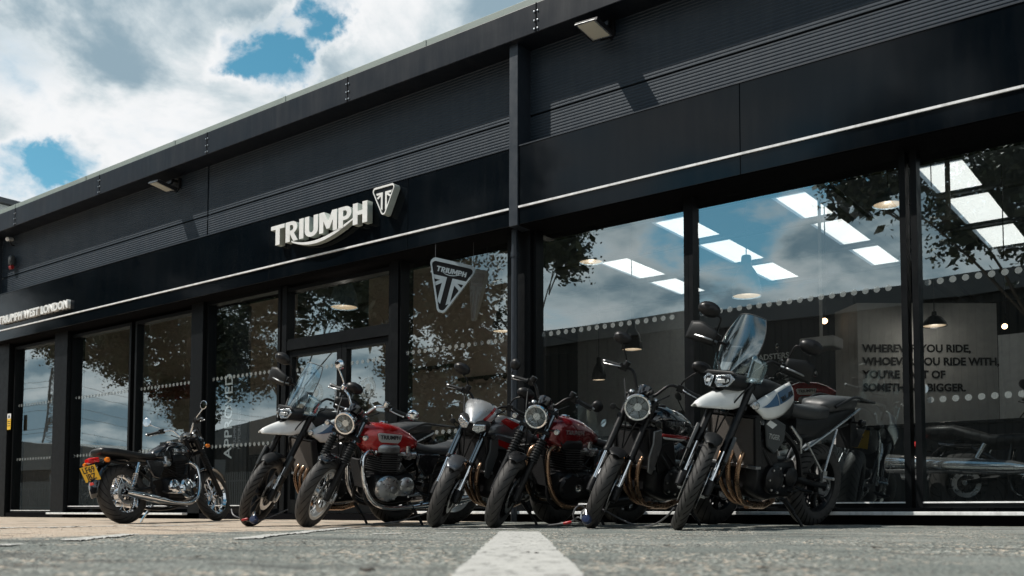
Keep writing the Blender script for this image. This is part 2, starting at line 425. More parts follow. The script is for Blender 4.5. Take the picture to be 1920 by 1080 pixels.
# ---------------------------------------------------------------- ground
def gz(x, y):
    t = min(1, max(0, (-y-.2)/2.6)); t = t*t*(3-2*t)
    return .004-.034*t
def gn(x, y):
    from mathutils import noise as nn
    if not (-4 < x < 8 and -9 < y < .2): return 0.0
    k = max(0., min(1., (-1.5-y)/2.5))
    return nn.noise(Vector((x*9, y*9, 1)))*.0035+nn.noise(Vector((x*1.7, y*1.7, 4)))*.004+k*(nn.noise(Vector((x*23, y*23, 7)))*.0035+nn.noise(Vector((x*48, y*48, 2)))*.0026)
def asphalt():
    m = bpy.data.materials.new('asphalt'); m.use_nodes = True
    t = m.node_tree; b = t.nodes['Principled BSDF']; L = t.links.new
    g = t.nodes.new('ShaderNodeNewGeometry')
    def nz(s, d=6, r=.6):
        q = t.nodes.new('ShaderNodeTexNoise'); q.inputs['Scale'].default_value = s; q.inputs['Detail'].default_value = d; q.inputs['Roughness'].default_value = r
        L(g.outputs['Position'], q.inputs['Vector']); return q.outputs[0]
    def mixc(f, a, c):
        q = t.nodes.new('ShaderNodeMix'); q.data_type = 'RGBA'
        L(f, q.inputs[0])
        for i, v in ((6, a), (7, c)):
            if isinstance(v, tuple): q.inputs[i].default_value = (*v, 1)
            else: L(v, q.inputs[i])
        return q.outputs[2]
    def rng(f, a, b2, c=0., d=1.):
        q = t.nodes.new('ShaderNodeMapRange'); q.interpolation_type = 'SMOOTHSTEP'; L(f, q.inputs[0])
        for i, v in enumerate((a, b2, c, d)): q.inputs[i+1].default_value = v
        return q.outputs[0]
    # tan block strip beside the building and to the left, worn grey asphalt elsewhere
    sp = t.nodes.new('ShaderNodeSeparateXYZ'); L(g.outputs['Position'], sp.inputs[0])
    def ma(op, a, c):
        q = t.nodes.new('ShaderNodeMath'); q.operation = op
        for i, v in enumerate((a, c)):
            if isinstance(v, (int, float)): q.inputs[i].default_value = v
            else: L(v, q.inputs[i])
        return q.outputs[0]
    edge = ma('ADD', ma('MULTIPLY', sp.outputs[0], -1.0), ma('MULTIPLY', sp.outputs[1], -.305))
    edge = ma('ADD', edge, ma('MULTIPLY', nz(2.2, 5), .5))
    tan = rng(edge, .45, .75)
    vo = t.nodes.new('ShaderNodeTexVoronoi'); vo.inputs['Scale'].default_value = 62; L(g.outputs['Position'], vo.inputs['Vector'])
    stone = mixc(rng(nz(75, 4), .35, .65), (.105, .118, .11), (.44, .455, .42))
    st2 = mixc(rng(vo.outputs['Distance'], .35, .85), stone, (.048, .056, .052))
    spk = t.nodes.new('ShaderNodeSeparateColor'); L(vo.outputs['Color'], spk.inputs[0])
    st3 = mixc(rng(spk.outputs[0], .86, .9), st2, (.50, .43, .35))
    patch = mixc(rng(nz(1.3, 6), .42, .66), st3, (.15, .168, .158))
    patch = mixc(ma('MULTIPLY', rng(nz(.55, 5), .5, .72), .55), patch, (.29, .305, .285))
    tanc = mixc(rng(nz(120, 4), .3, .7), (.34, .265, .20), (.56, .47, .38))
    tanc = mixc(rng(nz(4, 4), .45, .75), tanc, (.50, .45, .38))
    col = mixc(tan, patch, tanc)
    mpg = t.nodes.new('ShaderNodeMapping'); mpg.inputs['Rotation'].default_value = (0, 0, -YAW); mpg.inputs['Scale'].default_value = (.55, 2.6, 1); L(g.outputs['Position'], mpg.inputs['Vector'])
    n2 = t.nodes.new('ShaderNodeTexNoise'); n2.inputs['Scale'].default_value = 1.0; n2.inputs['Detail'].default_value = 8; n2.inputs['Roughness'].default_value = .68; L(mpg.outputs[0], n2.inputs['Vector'])
    col = mixc(ma('MULTIPLY', rng(n2.outputs[0], .52, .64), .75), col, (.07, .073, .07))
    stain = rng(nz(7, 5, .7), .64, .72)
    col = mixc(ma('MULTIPLY', stain, .6), col, (.045, .045, .043))
    L(col, b.inputs['Base Color']); b.inputs['Roughness'].default_value = .85; b.inputs['Specular IOR Level'].default_value = .3
    bp = t.nodes.new('ShaderNodeBump'); bp.inputs['Strength'].default_value = .8; bp.inputs['Distance'].default_value = .012
    L(ma('ADD', vo.outputs['Distance'], nz(45, 5)), bp.inputs['Height']); L(bp.outputs[0], b.inputs['Normal'])
    return m
def ground_mesh():
    import bisect
    def spread(lo, hi, c0, c1, step):
        a = [c0+i*step for i in range(int((c1-c0)/step)+1)]
        d = step; q = c0
        while q > lo: d *= 1.35; q -= d; a.insert(0, q)
        d = step; q = c1
        while q < hi: d *= 1.35; q += d; a.append(q)
        return a
    def mixed(lo, hi, a, b, c, d, s1, s2):
        base = spread(lo, hi, a, d, s1); return sorted([q for q in base if not (b < q < c)]+[b+i*s2 for i in range(int((c-b)/s2)+1)])
    xs = mixed(-900, 900, -3, 2.2, 6.6, 7.5, .07, .019); ys = mixed(-900, 900, -8.4, -7.7, -3.6, .3, .07, .019)
    mb = MB(); nx, ny = len(xs), len(ys)
    from mathutils import noise
    for x in xs:
        for y in ys:
            z = gz(x, y)
            z += gn(x, y)
            if y > .25: z -= .06
            mb.v.append(Vector((x, y, z)))
    for i in range(nx-1):
        for j in range(ny-1):
            mb.f.append([i*ny+j, (i+1)*ny+j, (i+1)*ny+j+1, i*ny+j+1]); mb.m.append(0)
    return tag(mb.build('ground', asphalt(), smooth=60, fix=False), kind='structure')
ground_mesh()
def line_paint():
    m = mat('road_paint', (.46, .46, .44), .7, vary=.08, vscale=9, bump=.4, bscale=120)
    t = m.node_tree; b = t.nodes['Principled BSDF']; L = t.links.new
    g = t.nodes.new('ShaderNodeNewGeometry'); n = t.nodes.new('ShaderNodeTexNoise'); n.inputs['Scale'].default_value = 26; n.inputs['Detail'].default_value = 7
    n.inputs['Roughness'].default_value = .7
    L(g.outputs['Position'], n.inputs['Vector'])
    r = t.nodes.new('ShaderNodeMapRange'); L(n.outputs[0], r.inputs[0]); r.inputs[1].default_value = .57; r.inputs[2].default_value = .64
    src = b.inputs['Base Color'].links[0].from_socket
    x = t.nodes.new('ShaderNodeMix'); x.data_type = 'RGBA'; L(r.outputs[0], x.inputs[0]); L(src, x.inputs[6]); x.inputs[7].default_value = (.2, .2, .19, 1)
    L(x.outputs[2], b.inputs['Base Color'])
    return m
def ground_at(x, y):                                       # pixel -> point on the ground
    d = _ray(x, y); z = -.03
    for _ in range(4):
        t = (z-CAM.z)/d.z; q = CAM+d*t; z = gz(q.x, q.y)
    return q
def parking_line(a, b, w):
    from mathutils import noise
    a, b = Vector((a.x, a.y, 0)), Vector((b.x, b.y, 0)); d = (b-a); n = max(4, int(d.length/.019)); s = Vector((-d.y, d.x, 0)).normalized()
    mb = MB(); V = []; K = 14
    for i in range(n+1):
        q = a+d*(i/n)
        for k in range(K+1):
            e = (k/K-.5)*w*(1+.06*noise.noise(Vector((i*.31, k*3, a.x)))); pt = q+s*e
            z = gz(pt.x, pt.y)+.006
            z += gn(pt.x, pt.y)
            V.append((pt.x, pt.y, z))
    mb.add(V, [(i*(K+1)+k, (i+1)*(K+1)+k, (i+1)*(K+1)+k+1, i*(K+1)+k+1) for i in range(n) for k in range(K)])
    return tag(mb.build('parking_line', line_paint(), fix=False), kind='structure')
fw = Vector((_f.x, _f.y, 0))
g0 = CAM+fw*1.2
parking_line(Vector((g0.x, g0.y, 0))+_r*.008, Vector((g0.x, g0.y, 0))+_r*.05+fw*5.2, .262)
for (xa, ya), (xb, yb), w in [((455, 1011.5), (641, 991.3), .10), ((128, 1015.5), (245, 1002.5), .10), ((641, 990.6), (1000, 989.5), .10), ((-60, 992), (420, 981), .14), ((-80, 1026), (36, 1022), .08), ((700, 1003), (860, 1000), .05)]:
    parking_line(ground_at(xa, ya), ground_at(xb, yb), w)

# ---------------------------------------------------------------- the showroom
GY = .12
clad_m = mat('ribbed_cladding', (.020, .032, .047), .5, streak=.10, vary=.08, vscale=3, spec=.35)
fascia_m = mat('gloss_fascia', (.002, .0038, .006), .09, streak=.018, spec=.24, vary=.03, vscale=2)
frame_mt = mat('window_frame_paint', (.004, .005, .006), .45, vary=.06, spec=.15)
column_m = mat('column_paint', (.018, .024, .033), .4, vary=.06)
gutter_m = mat('gutter_paint', (.008, .011, .017), .4, streak=.09, vary=.08, vscale=2, spec=.22)
coping_m = mat('roof_edge', (.24, .29, .27), .6, vary=.12, vscale=5)
white_al = mat('white_aluminium', (.86, .87, .88), .35, streak=.5, vary=.06)
wall_in = mat('warm_wall', (.56, .47, .40), .8, vary=.05)
wall_pale = mat('pale_wall', (.62, .62, .60), .8, vary=.05)
wall_dark = mat('dark_wall', (.02, .02, .022), .7, vary=.05)
floor_in = mat('showroom_floor', (.05, .05, .052), .3, vary=.08, vscale=3)
ceil_m = mat('ceiling_sheet', (.36, .42, .46), .7, vary=.08, vscale=2)
beam_m = mat('purlin_steel', (.16, .18, .20), .55, vary=.08)
bolt_m = mat('bolt_head', (.5, .52, .54), .3, metal=.8)
black_w = mat('black_soffit', (.005, .005, .006), .9, spec=.04)
def skylight_mat():
    m = bpy.data.materials.new('skylight_sheet'); m.use_nodes = True; t = m.node_tree
    for q in list(t.nodes): t.nodes.remove(q)
    o = t.nodes.new('ShaderNodeOutputMaterial'); tl = t.nodes.new('ShaderNodeBsdfTranslucent'); tl.inputs[0].default_value = (.97, .98, .97, 1)
    t.links.new(tl.outputs[0], o.inputs[0]); return m
sky_m = skylight_mat()
def film_mat(name, c, f):
    m = bpy.data.materials.new(name); m.use_nodes = True; t = m.node_tree; b = t.nodes['Principled BSDF']
    b.inputs['Base Color'].default_value = (*c, 1); b.inputs['Roughness'].default_value = .6; b.inputs['Alpha'].default_value = f; return m
dot_m = film_mat('frosted_film', (.34, .38, .38), .44)

shop = thing('showroom', 'long black dealership showroom with ribbed cladding, gloss fascia and full height glazing', 'building', (0, 0, 0))
XL, XR = -12.12, 9.5
# ribbed cladding sheets
def clad(x0, x1, z0, z1):
    mb = MB(); pr = []; z = z0; p = .034
    while z < z1-.001:
        for dz, y in ((0, 0), (.013, 0), (.018, .0045), (.029, .0045)):
            if z+dz <= z1: pr.append((y, z+dz))
        z += p
    pr.append((0, z1))
    n = len(pr); V = [(x0, y, z) for y, z in pr]+[(x1, y, z) for y, z in pr]
    mb.add(V, [(i, n+i, n+i+1, i+1) for i in range(n-1)])
    mb.box(((x0+x1)/2, .05, (z0+z1)/2), (x1-x0, .06, z1-z0))
    return mb.build('cladding_sheet', clad_m, shop, smooth=0, fix=False)
for x0, x1 in ((XL+.12, -5.645), (-5.615, .12), (.225, 6.2), (6.23, XR)):
    clad(x0, x1, 3.9, 4.425); clad(x0, x1, 4.45, 5.3)
mb = MB()
mb.box(((XL+XR)/2, .14, 4.6), (XR-XL, .1, 1.5)); mb.build('backing_wall', black_w, shop, smooth=0)
# fascia
FY = -.215
for x0, x1 in ((XL, -8.968), (-8.968, -3.932), (-3.932, -1.397), (-1.397, .108), (.236, 2.757), (2.757, 5.28), (5.28, XR)):
    mb = MB(); mb.box(((x0+x1)/2, FY/2-.003, 3.605), (x1-x0-.006, abs(FY)-.006, .85))
    mb.build('fascia_panel', fascia_m, shop, smooth=0, bevel=.003)
for x0, x1 in ((XL, .108), (.236, XR)):
    mb = MB(); mb.box(((x0+x1)/2, FY-.008, 3.368), (x1-x0, .018, .021)); mb.build('light_strip', white_al, shop, smooth=0)
    mb = MB(); mb.box(((x0+x1)/2, FY/2-.006, 4.038), (x1-x0, abs(FY)+.004, .012)); mb.build('fascia_capping', column_m, shop, smooth=0)
mb = MB(); mb.box(((XL+XR)/2, .025, 3.188), (XR-XL, .45, .03)); mb.build('soffit', black_w, shop, smooth=0)
mb = MB(); mb.box(((XL+XR)/2, .46, 3.42), (XR-XL-.3, .08, .50)); mb.build('added_dark_strip', black_w, shop, smooth=0)  # black strip added to hide the lit ceiling at the glass head
# column cover, corner cover
mb = MB(); mb.box((.172, -.115, 4.17), (.114, .24, 2.0)); mb.build('column_cover', column_m, shop, smooth=0, bevel=.004)
mb = MB(); mb.box((XL+.06, -.10, 4.17), (.12, .21, 2.0)); mb.build('corner_cover', column_m, shop, smooth=0, bevel=.004)
# gutter and coping
mb = MB(); mb.box(((XL+XR)/2, -.11, 5.333), (XR-XL+.2, .38, .325)); mb.build('gutter', gutter_m, shop, smooth=0, bevel=.008)
mb = MB(); mb.box(((XL+XR)/2, -.09, 5.542), (XR-XL+.3, .36, .088))
for x in (-11, -8.6, -6.1, -3.6, -1.1, 1.4, 3.9): mb.box((x, -.273, 5.542), (.05, .008, .088))
mb.build('roof_coping', coping_m, shop, smooth=0, bevel=.012)
for x in (-10.91, -8.11, -5.25, -2.36, .52, 3.40):
    mb = MB(); mb.box((x, -.3015, 5.333), (.012, .004, .32), 0)
    for z in (5.21, 5.30, 5.40):
        for dx in (-.022, .022): mb.lathe([(0, -.012), (.010, -.010), (.011, 0)], (x+dx, -.3, z), (0, 1, 0), 8, 1)
    mb.build('gutter_joint', [black_w, bolt_m], shop)
# downpipe beside the column
q = at(964.6, 600, -.10)
mb = MB(); mb.tube([(q.x, -.10, -.01), (q.x, -.10, 3.2)], .036, 14)
for z in (.5, 1.7, 2.9): mb.lathe([(.044, -.03), (.044, .03)], (q.x, -.10, z), (0, 0, 1), 14)
mb.build('downpipe', column_m, shop)
# piers between the windows
def gx(x): return at(x, 700, GY).x
def pier(x0, x1, y0=-.02, y1=.3, z1=3.195):
    mb = MB(); mb.box(((x0+x1)/2, (y0+y1)/2, z1/2), (x1-x0, y1-y0, z1)); mb.build('pier', frame_mt, shop, smooth=0, bevel=.004)
pier(XL, gx(33)-.05); pier(gx(116), gx(140)); pier(gx(370), gx(392), .0); pier(gx(741), gx(755), .03); pier(gx(963), gx(1006), .0)
# windows: frame, pane, dots
def dots(x0, x1, zs, parent, y):
    mb = MB()
    for z in zs:
        n = int((x1-x0-.05)/.097)
        for i in range(n):
            c = (x0+.06+i*.097, y, z)
            mb.add([(c[0]+.0275*math.cos(2*PI*k/16), y, z+.0275*math.sin(2*PI*k/16)) for k in range(16)], [tuple(range(16))])
    return tag(mb.build('dot_band', dot_m, parent, smooth=0, fix=False), kind='stuff')
def window(px0, px1, z0, z1, f=.05, zs=(2.03, 1.045), sill=True):
    x0, x1 = gx(px0), gx(px1)
    mb = MB(); yc, d = GY-.01, .12
    mb.box((x0-f/2, yc, (z0+z1)/2), (f, d, z1-z0+2*f)); mb.box((x1+f/2, yc, (z0+z1)/2), (f, d, z1-z0+2*f))
    mb.box(((x0+x1)/2, yc, z1+f/2), (x1-x0, d-.006, f)); mb.box(((x0+x1)/2, yc, z0-f/2), (x1-x0, d-.006, f))
    w = mb.build('window', frame_mt, shop, smooth=0)
    rt = random.Random(int(px0)); ta, tb = rt.uniform(-.004, .004), rt.uniform(-.004, .004)
    mb = MB(); mb.add([(x0-.01, GY-ta-tb, z0-.01), (x1+.01, GY+ta-tb, z0-.01), (x1+.01, GY+ta+tb, z1+.01), (x0-.01, GY-ta+tb, z1+.01)], [(0, 1, 2, 3)])
    mb.build('pane', pane_g, w, smooth=0, fix=False)
    if sill:
        mb = MB(); mb.box(((x0+x1)/2, GY-.045, z0-.006), (x1-x0, .07, .012)); mb.build('glazing_bead', white_al, w, smooth=0)
    if zs: dots(x0, x1, zs, w, GY-.012)
    return w
win_l = window(36, 112, .13, 3.06); window(142, 249, .20, 3.06); window(263, 366, .20, 3.06); win_b = window(397, 527, .2, 3.12)
window(758, 960, .2, 3.2); window(1012, 1290, .2, 3.205, zs=(2.03,)); window(1307, 1697, .2, 3.205, zs=(2.03,)); win_r = window(1730, 2128, .2, 3.205)
window(2165, 2800, .2, 3.205); pier(gx(2800)+.06, XR)
window(543, 737, 2.42, 3.07, zs=None, sill=False)
# double entrance door
dx0, dx1 = gx(543), gx(738)
door = tag(MB().box(((dx0+dx1)/2, GY-.01, 2.33), (dx1-dx0, .13, .12)).box((dx0-.03, GY-.01, 1.6), (.09, .14, 3.1)).box((dx1+.03, GY-.01, 1.6), (.09, .14, 3.1)).box(((dx0+dx1)/2, GY-.01, .05), (dx1-dx0, .16, .05)).build('entrance_door', frame_mt, shop, smooth=0))
def leaf(x0, x1, hs):
    f = .085; z0, z1 = .09, 2.265; y = GY-.01; mb = MB()
    mb.box((x0+f/2, y, (z0+z1)/2), (f, .07, z1-z0)); mb.box((x1-f/2, y, (z0+z1)/2), (f, .07, z1-z0))
    mb.box(((x0+x1)/2, y, z1-f/2), (x1-x0-2*f, .066, f)); mb.box(((x0+x1)/2, y, z0+.09), (x1-x0-2*f, .066, .18))
    hx = x1-f/2 if hs > 0 else x0+f/2
    mb.tube([(hx, y-.085, .75), (hx, y-.085, 1.65)], .014, 8, 1); mb.box((hx, y-.06, .82), (.014, .06, .014), 1); mb.box((hx, y-.06, 1.58), (.014, .06, .014), 1)
    mb.box((hx, y-.04, 1.12), (.03, .015, .16), 1)
    mb.build('door_leaf', [frame_mt, alu], door, smooth=0)
    mb = MB(); mb.add([(x0+f-.01, GY, z0+.17), (x1-f+.01, GY, z0+.17), (x1-f+.01, GY, z1-f+.01), (x0+f-.01, GY, z1-f+.01)], [(0, 1, 2, 3)])
    mb.build('pane', pane_g, door, smooth=0, fix=False)
    dots(x0+f, x1-f, (2.0,), door, GY-.004)
    # round window sticker: ring of lettering round a shield
    cx, cz, yy = (x0+x1)/2+.0, 1.66, GY-.006; mb = MB()
    for r0, r1 in ((.125, .135), (.088, .096)):
        mb.add([(cx+r*math.cos(2*PI*k/40), yy, cz+r*math.sin(2*PI*k/40)) for r in (r0, r1) for k in range(40)], [(k, (k+1) % 40, 40+(k+1) % 40, 40+k) for k in range(40)])
    for k in range(30):
        if k in (7, 8, 22, 23): continue
        a = 2*PI*k/30; u, v = Vector((math.cos(a), 0, math.sin(a))), Vector((-math.sin(a), 0, math.cos(a))); c = Vector((cx, yy, cz))
        mb.add([c+u*.101-v*.006, c+u*.101+v*.006, c+u*.12+v*.006, c+u*.12-v*.006], [(0, 1, 2, 3)])
    sh = [(-.045, .045), (0, .055), (.045, .045), (.04, -.015), (0, -.06), (-.04, -.015)]
    mb.add([(cx+a, yy, cz+b) for a, b in sh], [tuple(range(6))])
    mb.build('window_sticker', dot_m, door, smooth=0, fix=False)
dm = gx(645); leaf(dx0+.015, dm-.004, 1); leaf(dm+.004, dx1-.015, -1)
# low sill and plinth
for x0, x1, z in ((gx(116), gx(370), .075), (gx(741), XR, .103)):
    mb = MB(); mb.box(((x0+x1)/2, -.01, z), (x1-x0, .16, .03)); mb.build('sill', white_al, shop, smooth=0, bevel=.004)
mb = MB(); mb.box(((XL+XR)/2, .09, .03), (XR-XL, .18, .11)); mb.build('plinth', black_w, shop, smooth=0)
# floor, roof with skylights, walls
mb = MB(); mb.box((-4, 8.1, -.02), (36, 15.8, .1)); mb.build('floor_slab', floor_in, shop, smooth=0)
SX = [-3.63+2.115*i for i in range(0, 6)]; SW = .64
SYs = ((5.82, 7.13), (7.49, 9.08), (9.47, 10.9))
rows = [(.2, 5.82), (7.13, 7.49), (9.08, 9.47), (10.9, 16)]
mb = MB()
for y0, y1 in rows: mb.box((-4, (y0+y1)/2, 5.06), (36, y1-y0, .12))
for y0, y1 in SYs:
    xa = -22
    for x in SX:
        if x < -3 and y0 < 6: continue
        mb.box(((xa+x)/2, (y0+y1)/2, 5.06), (x-xa, y1-y0, .12)); xa = x+SW
    mb.box(((xa+14)/2, (y0+y1)/2, 5.06), (14-xa, y1-y0, .12))
mb.build('roof_deck', ceil_m, shop, smooth=0)
for x in SX:
    for y0, y1 in SYs:
        if x < -3 and y0 < 6: continue
        mb = MB(); mb.add([(x-.03, y0-.03, 5.002), (x+SW+.03, y0-.03, 5.002), (x+SW+.03, y1+.03, 5.002), (x-.03, y1+.03, 5.002)], [(0, 1, 2, 3)])
        mb.build('skylight', sky_m, shop, smooth=0, fix=False)
for y in (1.7, 3.6, 5.5, 7.31, 9.27, 11.05):
    mb = MB(); mb.box((-4, y, 4.975), (36, .12, .045)); mb.build('purlin', beam_m, shop, smooth=0)
for x in (-7.2, 1.75, 6.1):
    mb = MB(); mb.box((x, 8, 4.74), (.16, 15.4, .02)); mb.box((x, 8, 4.62), (.02, 15.4, .22)); mb.box((x, 8, 4.5), (.16, 15.4, .02)); mb.build('rafter', beam_m, shop, smooth=0)
for nm, c, d, m in [('back_wall', (-4, 16, 2.5), (36, .2, 5.2), wall_dark), ('side_wall', (-12.2, 8.1, 2.6), (.2, 15.8, 5.2), wall_in), ('side_wall', (13.9, 8, 2.5), (.2, 16, 5.2), wall_dark)]:
    mb = MB(); mb.box(c, d); mb.build(nm, m, shop, smooth=0)
def inner_wall(x0, x1, y, h, m, th=.14):
    mb = MB(); mb.box(((x0+x1)/2, y+th/2, h/2+.03), (x1-x0, th, h)); return mb.build('inner_wall', m, shop, smooth=0)
inner_wall(-11.9, at(398, 700, 3.0).x, 3.0, 4.9, wall_in); inner_wall(at(466, 700, 3.0).x, at(545, 700, 3.0).x, 3.0, 4.9, wall_in)
inner_wall(at(690, 700, 3.2).x, at(958, 700, 3.2).x, 3.2, 4.9, wall_in)
inner_wall(at(1083, 600, 11.3).x, at(1292, 600, 11.3).x, 11.3, 4.9, wall_pale)
inner_wall(at(1292, 600, 11.3).x, at(1600, 600, 11.3).x, 11.32, 4.9, wall_dark)
inner_wall(at(1870, 600, 11.3).x, 9, 11.3, 3.4, wall_pale)
# free-standing wall with the motto
wa, wb_ = dep(1607, 568, 11.5), dep(1868, 568, 11.5)
wd = Vector((wb_.x-wa.x, wb_.y-wa.y, 0)); wn = Vector((-wd.y, wd.x, 0)).normalized()
mw = MB(); zt = wa.z
mw.add([(wa.x, wa.y, .03), (wb_.x, wb_.y, .03), (wb_.x+wn.x*.5, wb_.y+wn.y*.5, .03), (wa.x-.1+wn.x*.5, wa.y+wn.y*.5, .03)]+[(wa.x, wa.y, zt), (wb_.x, wb_.y, zt), (wb_.x+wn.x*.5, wb_.y+wn.y*.5, zt), (wa.x-.1+wn.x*.5, wa.y+wn.y*.5, zt)],
       [(0, 1, 5, 4), (1, 2, 6, 5), (2, 3, 7, 6), (3, 0, 4, 7), (4, 5, 6, 7)])
motto = tag(mw.build('display_wall', wall_pale, None, smooth=0), 'pale free standing wall with a four line black motto inside the right window', 'display wall')
ink = mat('black_lettering', (.012, .012, .013), .6)
def on_wall(x, y):
    d = _ray(x, y); n = Vector((wn.x, wn.y, 0)); return CAM+d*((wa-CAM).dot(n)/d.dot(n))-n*.008
tl = on_wall(1617, 660)
lettering('lettering', "WHEREVER YOU RIDE,\nWHOEVER YOU RIDE WITH,\nYOU'RE PART OF\nSOMETHING BIGGER.", .128, ink, frame_m(tl, wd, (0, 0, 1)), motto, depth=.002, bold=.0042, sx=1.0)
rd = at(1402, 678, 11.25)
lettering('wall_lettering', "ROADSTERS", .17, wall_pale, frame_m(rd, (1, 0, 0), (0, 0, 1)), shop, depth=.003, bold=.003)
# ---------------------------------------------------------------- across the yard: trees, sheds, pylon, fence (seen mirrored in the glass)
bark = mat('bark', (.07, .055, .042), .9, vary=.05, vscale=6, bump=.6, bscale=20)
def leaf_mat():
    m = bpy.data.materials.new('leaf'); m.use_nodes = True; t = m.node_tree; b = t.nodes['Principled BSDF']; L = t.links.new
    g = t.nodes.new('ShaderNodeNewGeometry'); r = t.nodes.new('ShaderNodeValToRGB'); L(g.outputs['Random Per Island'], r.inputs[0])
    e = r.color_ramp.elements; e[0].color = (.008, .016, .005, 1); e[1].color = (.034, .046, .014, 1)
    L(r.outputs[0], b.inputs['Base Color']); b.inputs['Roughness'].default_value = .55
    return m
leaf_m = leaf_mat()
def leafy(mb, c, rx, rz, ncl, nl, size, rg, crad=.55):
    for _ in range(ncl):
        while True:
            q = Vector((rg.uniform(-1, 1), rg.uniform(-1, 1), rg.uniform(-1, 1)))
            if .25 < q.length < 1: break
        q = c+Vector((q.x*rx, q.y*rx, q.z*rz)); cr = crad*rg.uniform(.6, 1.3)
        for _ in range(nl):
            p = q+Vector((rg.gauss(0, .45), rg.gauss(0, .45), rg.gauss(0, .32)))*cr
            u = Vector((rg.uniform(-1, 1), rg.uniform(-1, 1), rg.uniform(-.7, .7))).normalized(); v = u.cross(Vector((rg.uniform(-1, 1), rg.uniform(-1, 1), rg.uniform(-1, 1)))).normalized()
            s = size*rg.uniform(.7, 1.3)
            mb.add([p-u*s*.6, p+v*s*.38-u*s*.05, p+u*s*.7, p-v*s*.38-u*s*.05], [(0, 1, 2, 3)])
def tree(label, loc, h, blobs, seed, size=.105):
    rg = random.Random(seed); t = thing('broadleaf_tree', label, 'tree', loc, 'broadleaf trees across the yard')
    tr = MB(); top = Vector((rg.uniform(-.3, .3), rg.uniform(-.3, .3), h*.72)); z0 = Vector((0, 0, -.1))
    tr.tube([z0, Vector((.05, 0, h*.2)), top*.6, top], [.30, .24, .18, .08], 10, smooth=4)
    cr = MB()
    for (bx, by, bz, rx, rz, n) in blobs:
        c = Vector((bx, by, bz)); st = top*rg.uniform(.35, .75)
        tr.tube([st, st.lerp(c, .5)+Vector((0, 0, .3)), c], [.035, .025, .012], 6, smooth=4)
        for _ in range(4):
            e = c+Vector((rg.uniform(-1, 1)*rx*.8, rg.uniform(-1, 1)*rx*.8, rg.uniform(-.8, .8)*rz)); tr.tube([c.lerp(st, .3), c.lerp(e, .5)+Vector((0, 0, .1)), e], [.02, .014, .006], 4)
        leafy(cr, c, rx, rz, n, 48, size, rg); leafy(cr, c, rx*.74, rz*.74, int(n*.6), 16, .27, rg)
    tr.build('trunk', bark, t); cr.build('crown', leaf_m, t, smooth=0, fix=False)
    return t
YT = -15.0
tree('dark leafy tree mirrored in the right end windows', (2.9, YT, 0), 10.5, [(-.6, 0, 7.0, 2.0, 1.5, 95), (1.2, .3, 8.2, 2.6, 2.0, 140), (-2.6, .2, 8.6, 1.5, .9, 45), (-3.7, 0, 8.1, 1.0, .7, 26), (3.2, 0, 6.6, 1.9, 1.4, 70), (-.2, 0, 11.2, 2.8, 1.7, 90), (3.4, 0, 11.2, 3.2, 2.2, 130)], 3)
tree('leafy tree mirrored in the window right of the entrance door', (-11.3, YT, 0), 10, [(-4.6, 0, 7.6, 2.0, 1.7, 70), (-2.3, 0, 7.0, 1.6, 1.6, 56), (.6, .3, 8.7, 2.0, .75, 48), (1.6, .2, 7.8, .9, .8, 20), (-1.9, 0, 5.4, 1.0, 1.0, 26), (-6.6, 0, 8.8, 1.6, 1.2, 40), (-5.4, 0, 5.6, .6, 1.2, 16), (-5.2, 0, 10.9, 3.0, 1.7, 110), (-.6, 0, 11.0, 2.0, 1.3, 50), (-2.4, 0, 3.5, 2.1, 1.9, 100), (-4.2, 0, 4.6, .8, 1.0, 20)], 5)
tree('broad leafy tree mirrored in the entrance door glass', (-23.6, YT-1, 0), 10, [(-.6, 0, 8.4, 2.2, 1.7, 90), (-3.0, 0, 6.3, 1.7, 1.8, 80), (3.2, 0, 8.8, 1.8, 1.1, 46), (4.6, 0, 7.4, 1.5, 1.2, 40), (-.4, 0, 5.6, .9, 1.0, 20), (-.6, 0, 11.2, 3.2, 1.8, 120), (4.2, 0, 11.2, 2.6, 1.6, 90), (4.0, 0, 3.4, .8, 1.5, 34)], 8)
tree('tall wide tree mirrored in the windows at the left end', (-29.0, YT-.5, 0), 13, [(-3.5, 0, 8.6, 4.0, 2.2, 230), (-8.0, 0, 8.4, 2.6, 1.9, 110), (-1.0, 0, 5.9, 1.6, 1.7, 80), (-11.2, .2, 8.3, 1.2, .9, 26), (.1, 0, 4.3, 1.0, .8, 22), (-5.1, 0, 6.7, 1.3, .8, 30), (1.6, 0, 7.4, 1.2, 1.6, 40), (-3.5, 0, 11.4, 4.4, 1.7, 170), (-9.6, 0, 11.2, 3.6, 1.7, 120), (2.0, 0, 10.8, 2.6, 1.8, 80)], 12)
shed_m = mat('shed_cladding', (.034, .034, .033), .7, spec=.1, vary=.08, vscale=2)
shed_d = mat('shed_roof', (.07, .075, .08), .6, vary=.08)
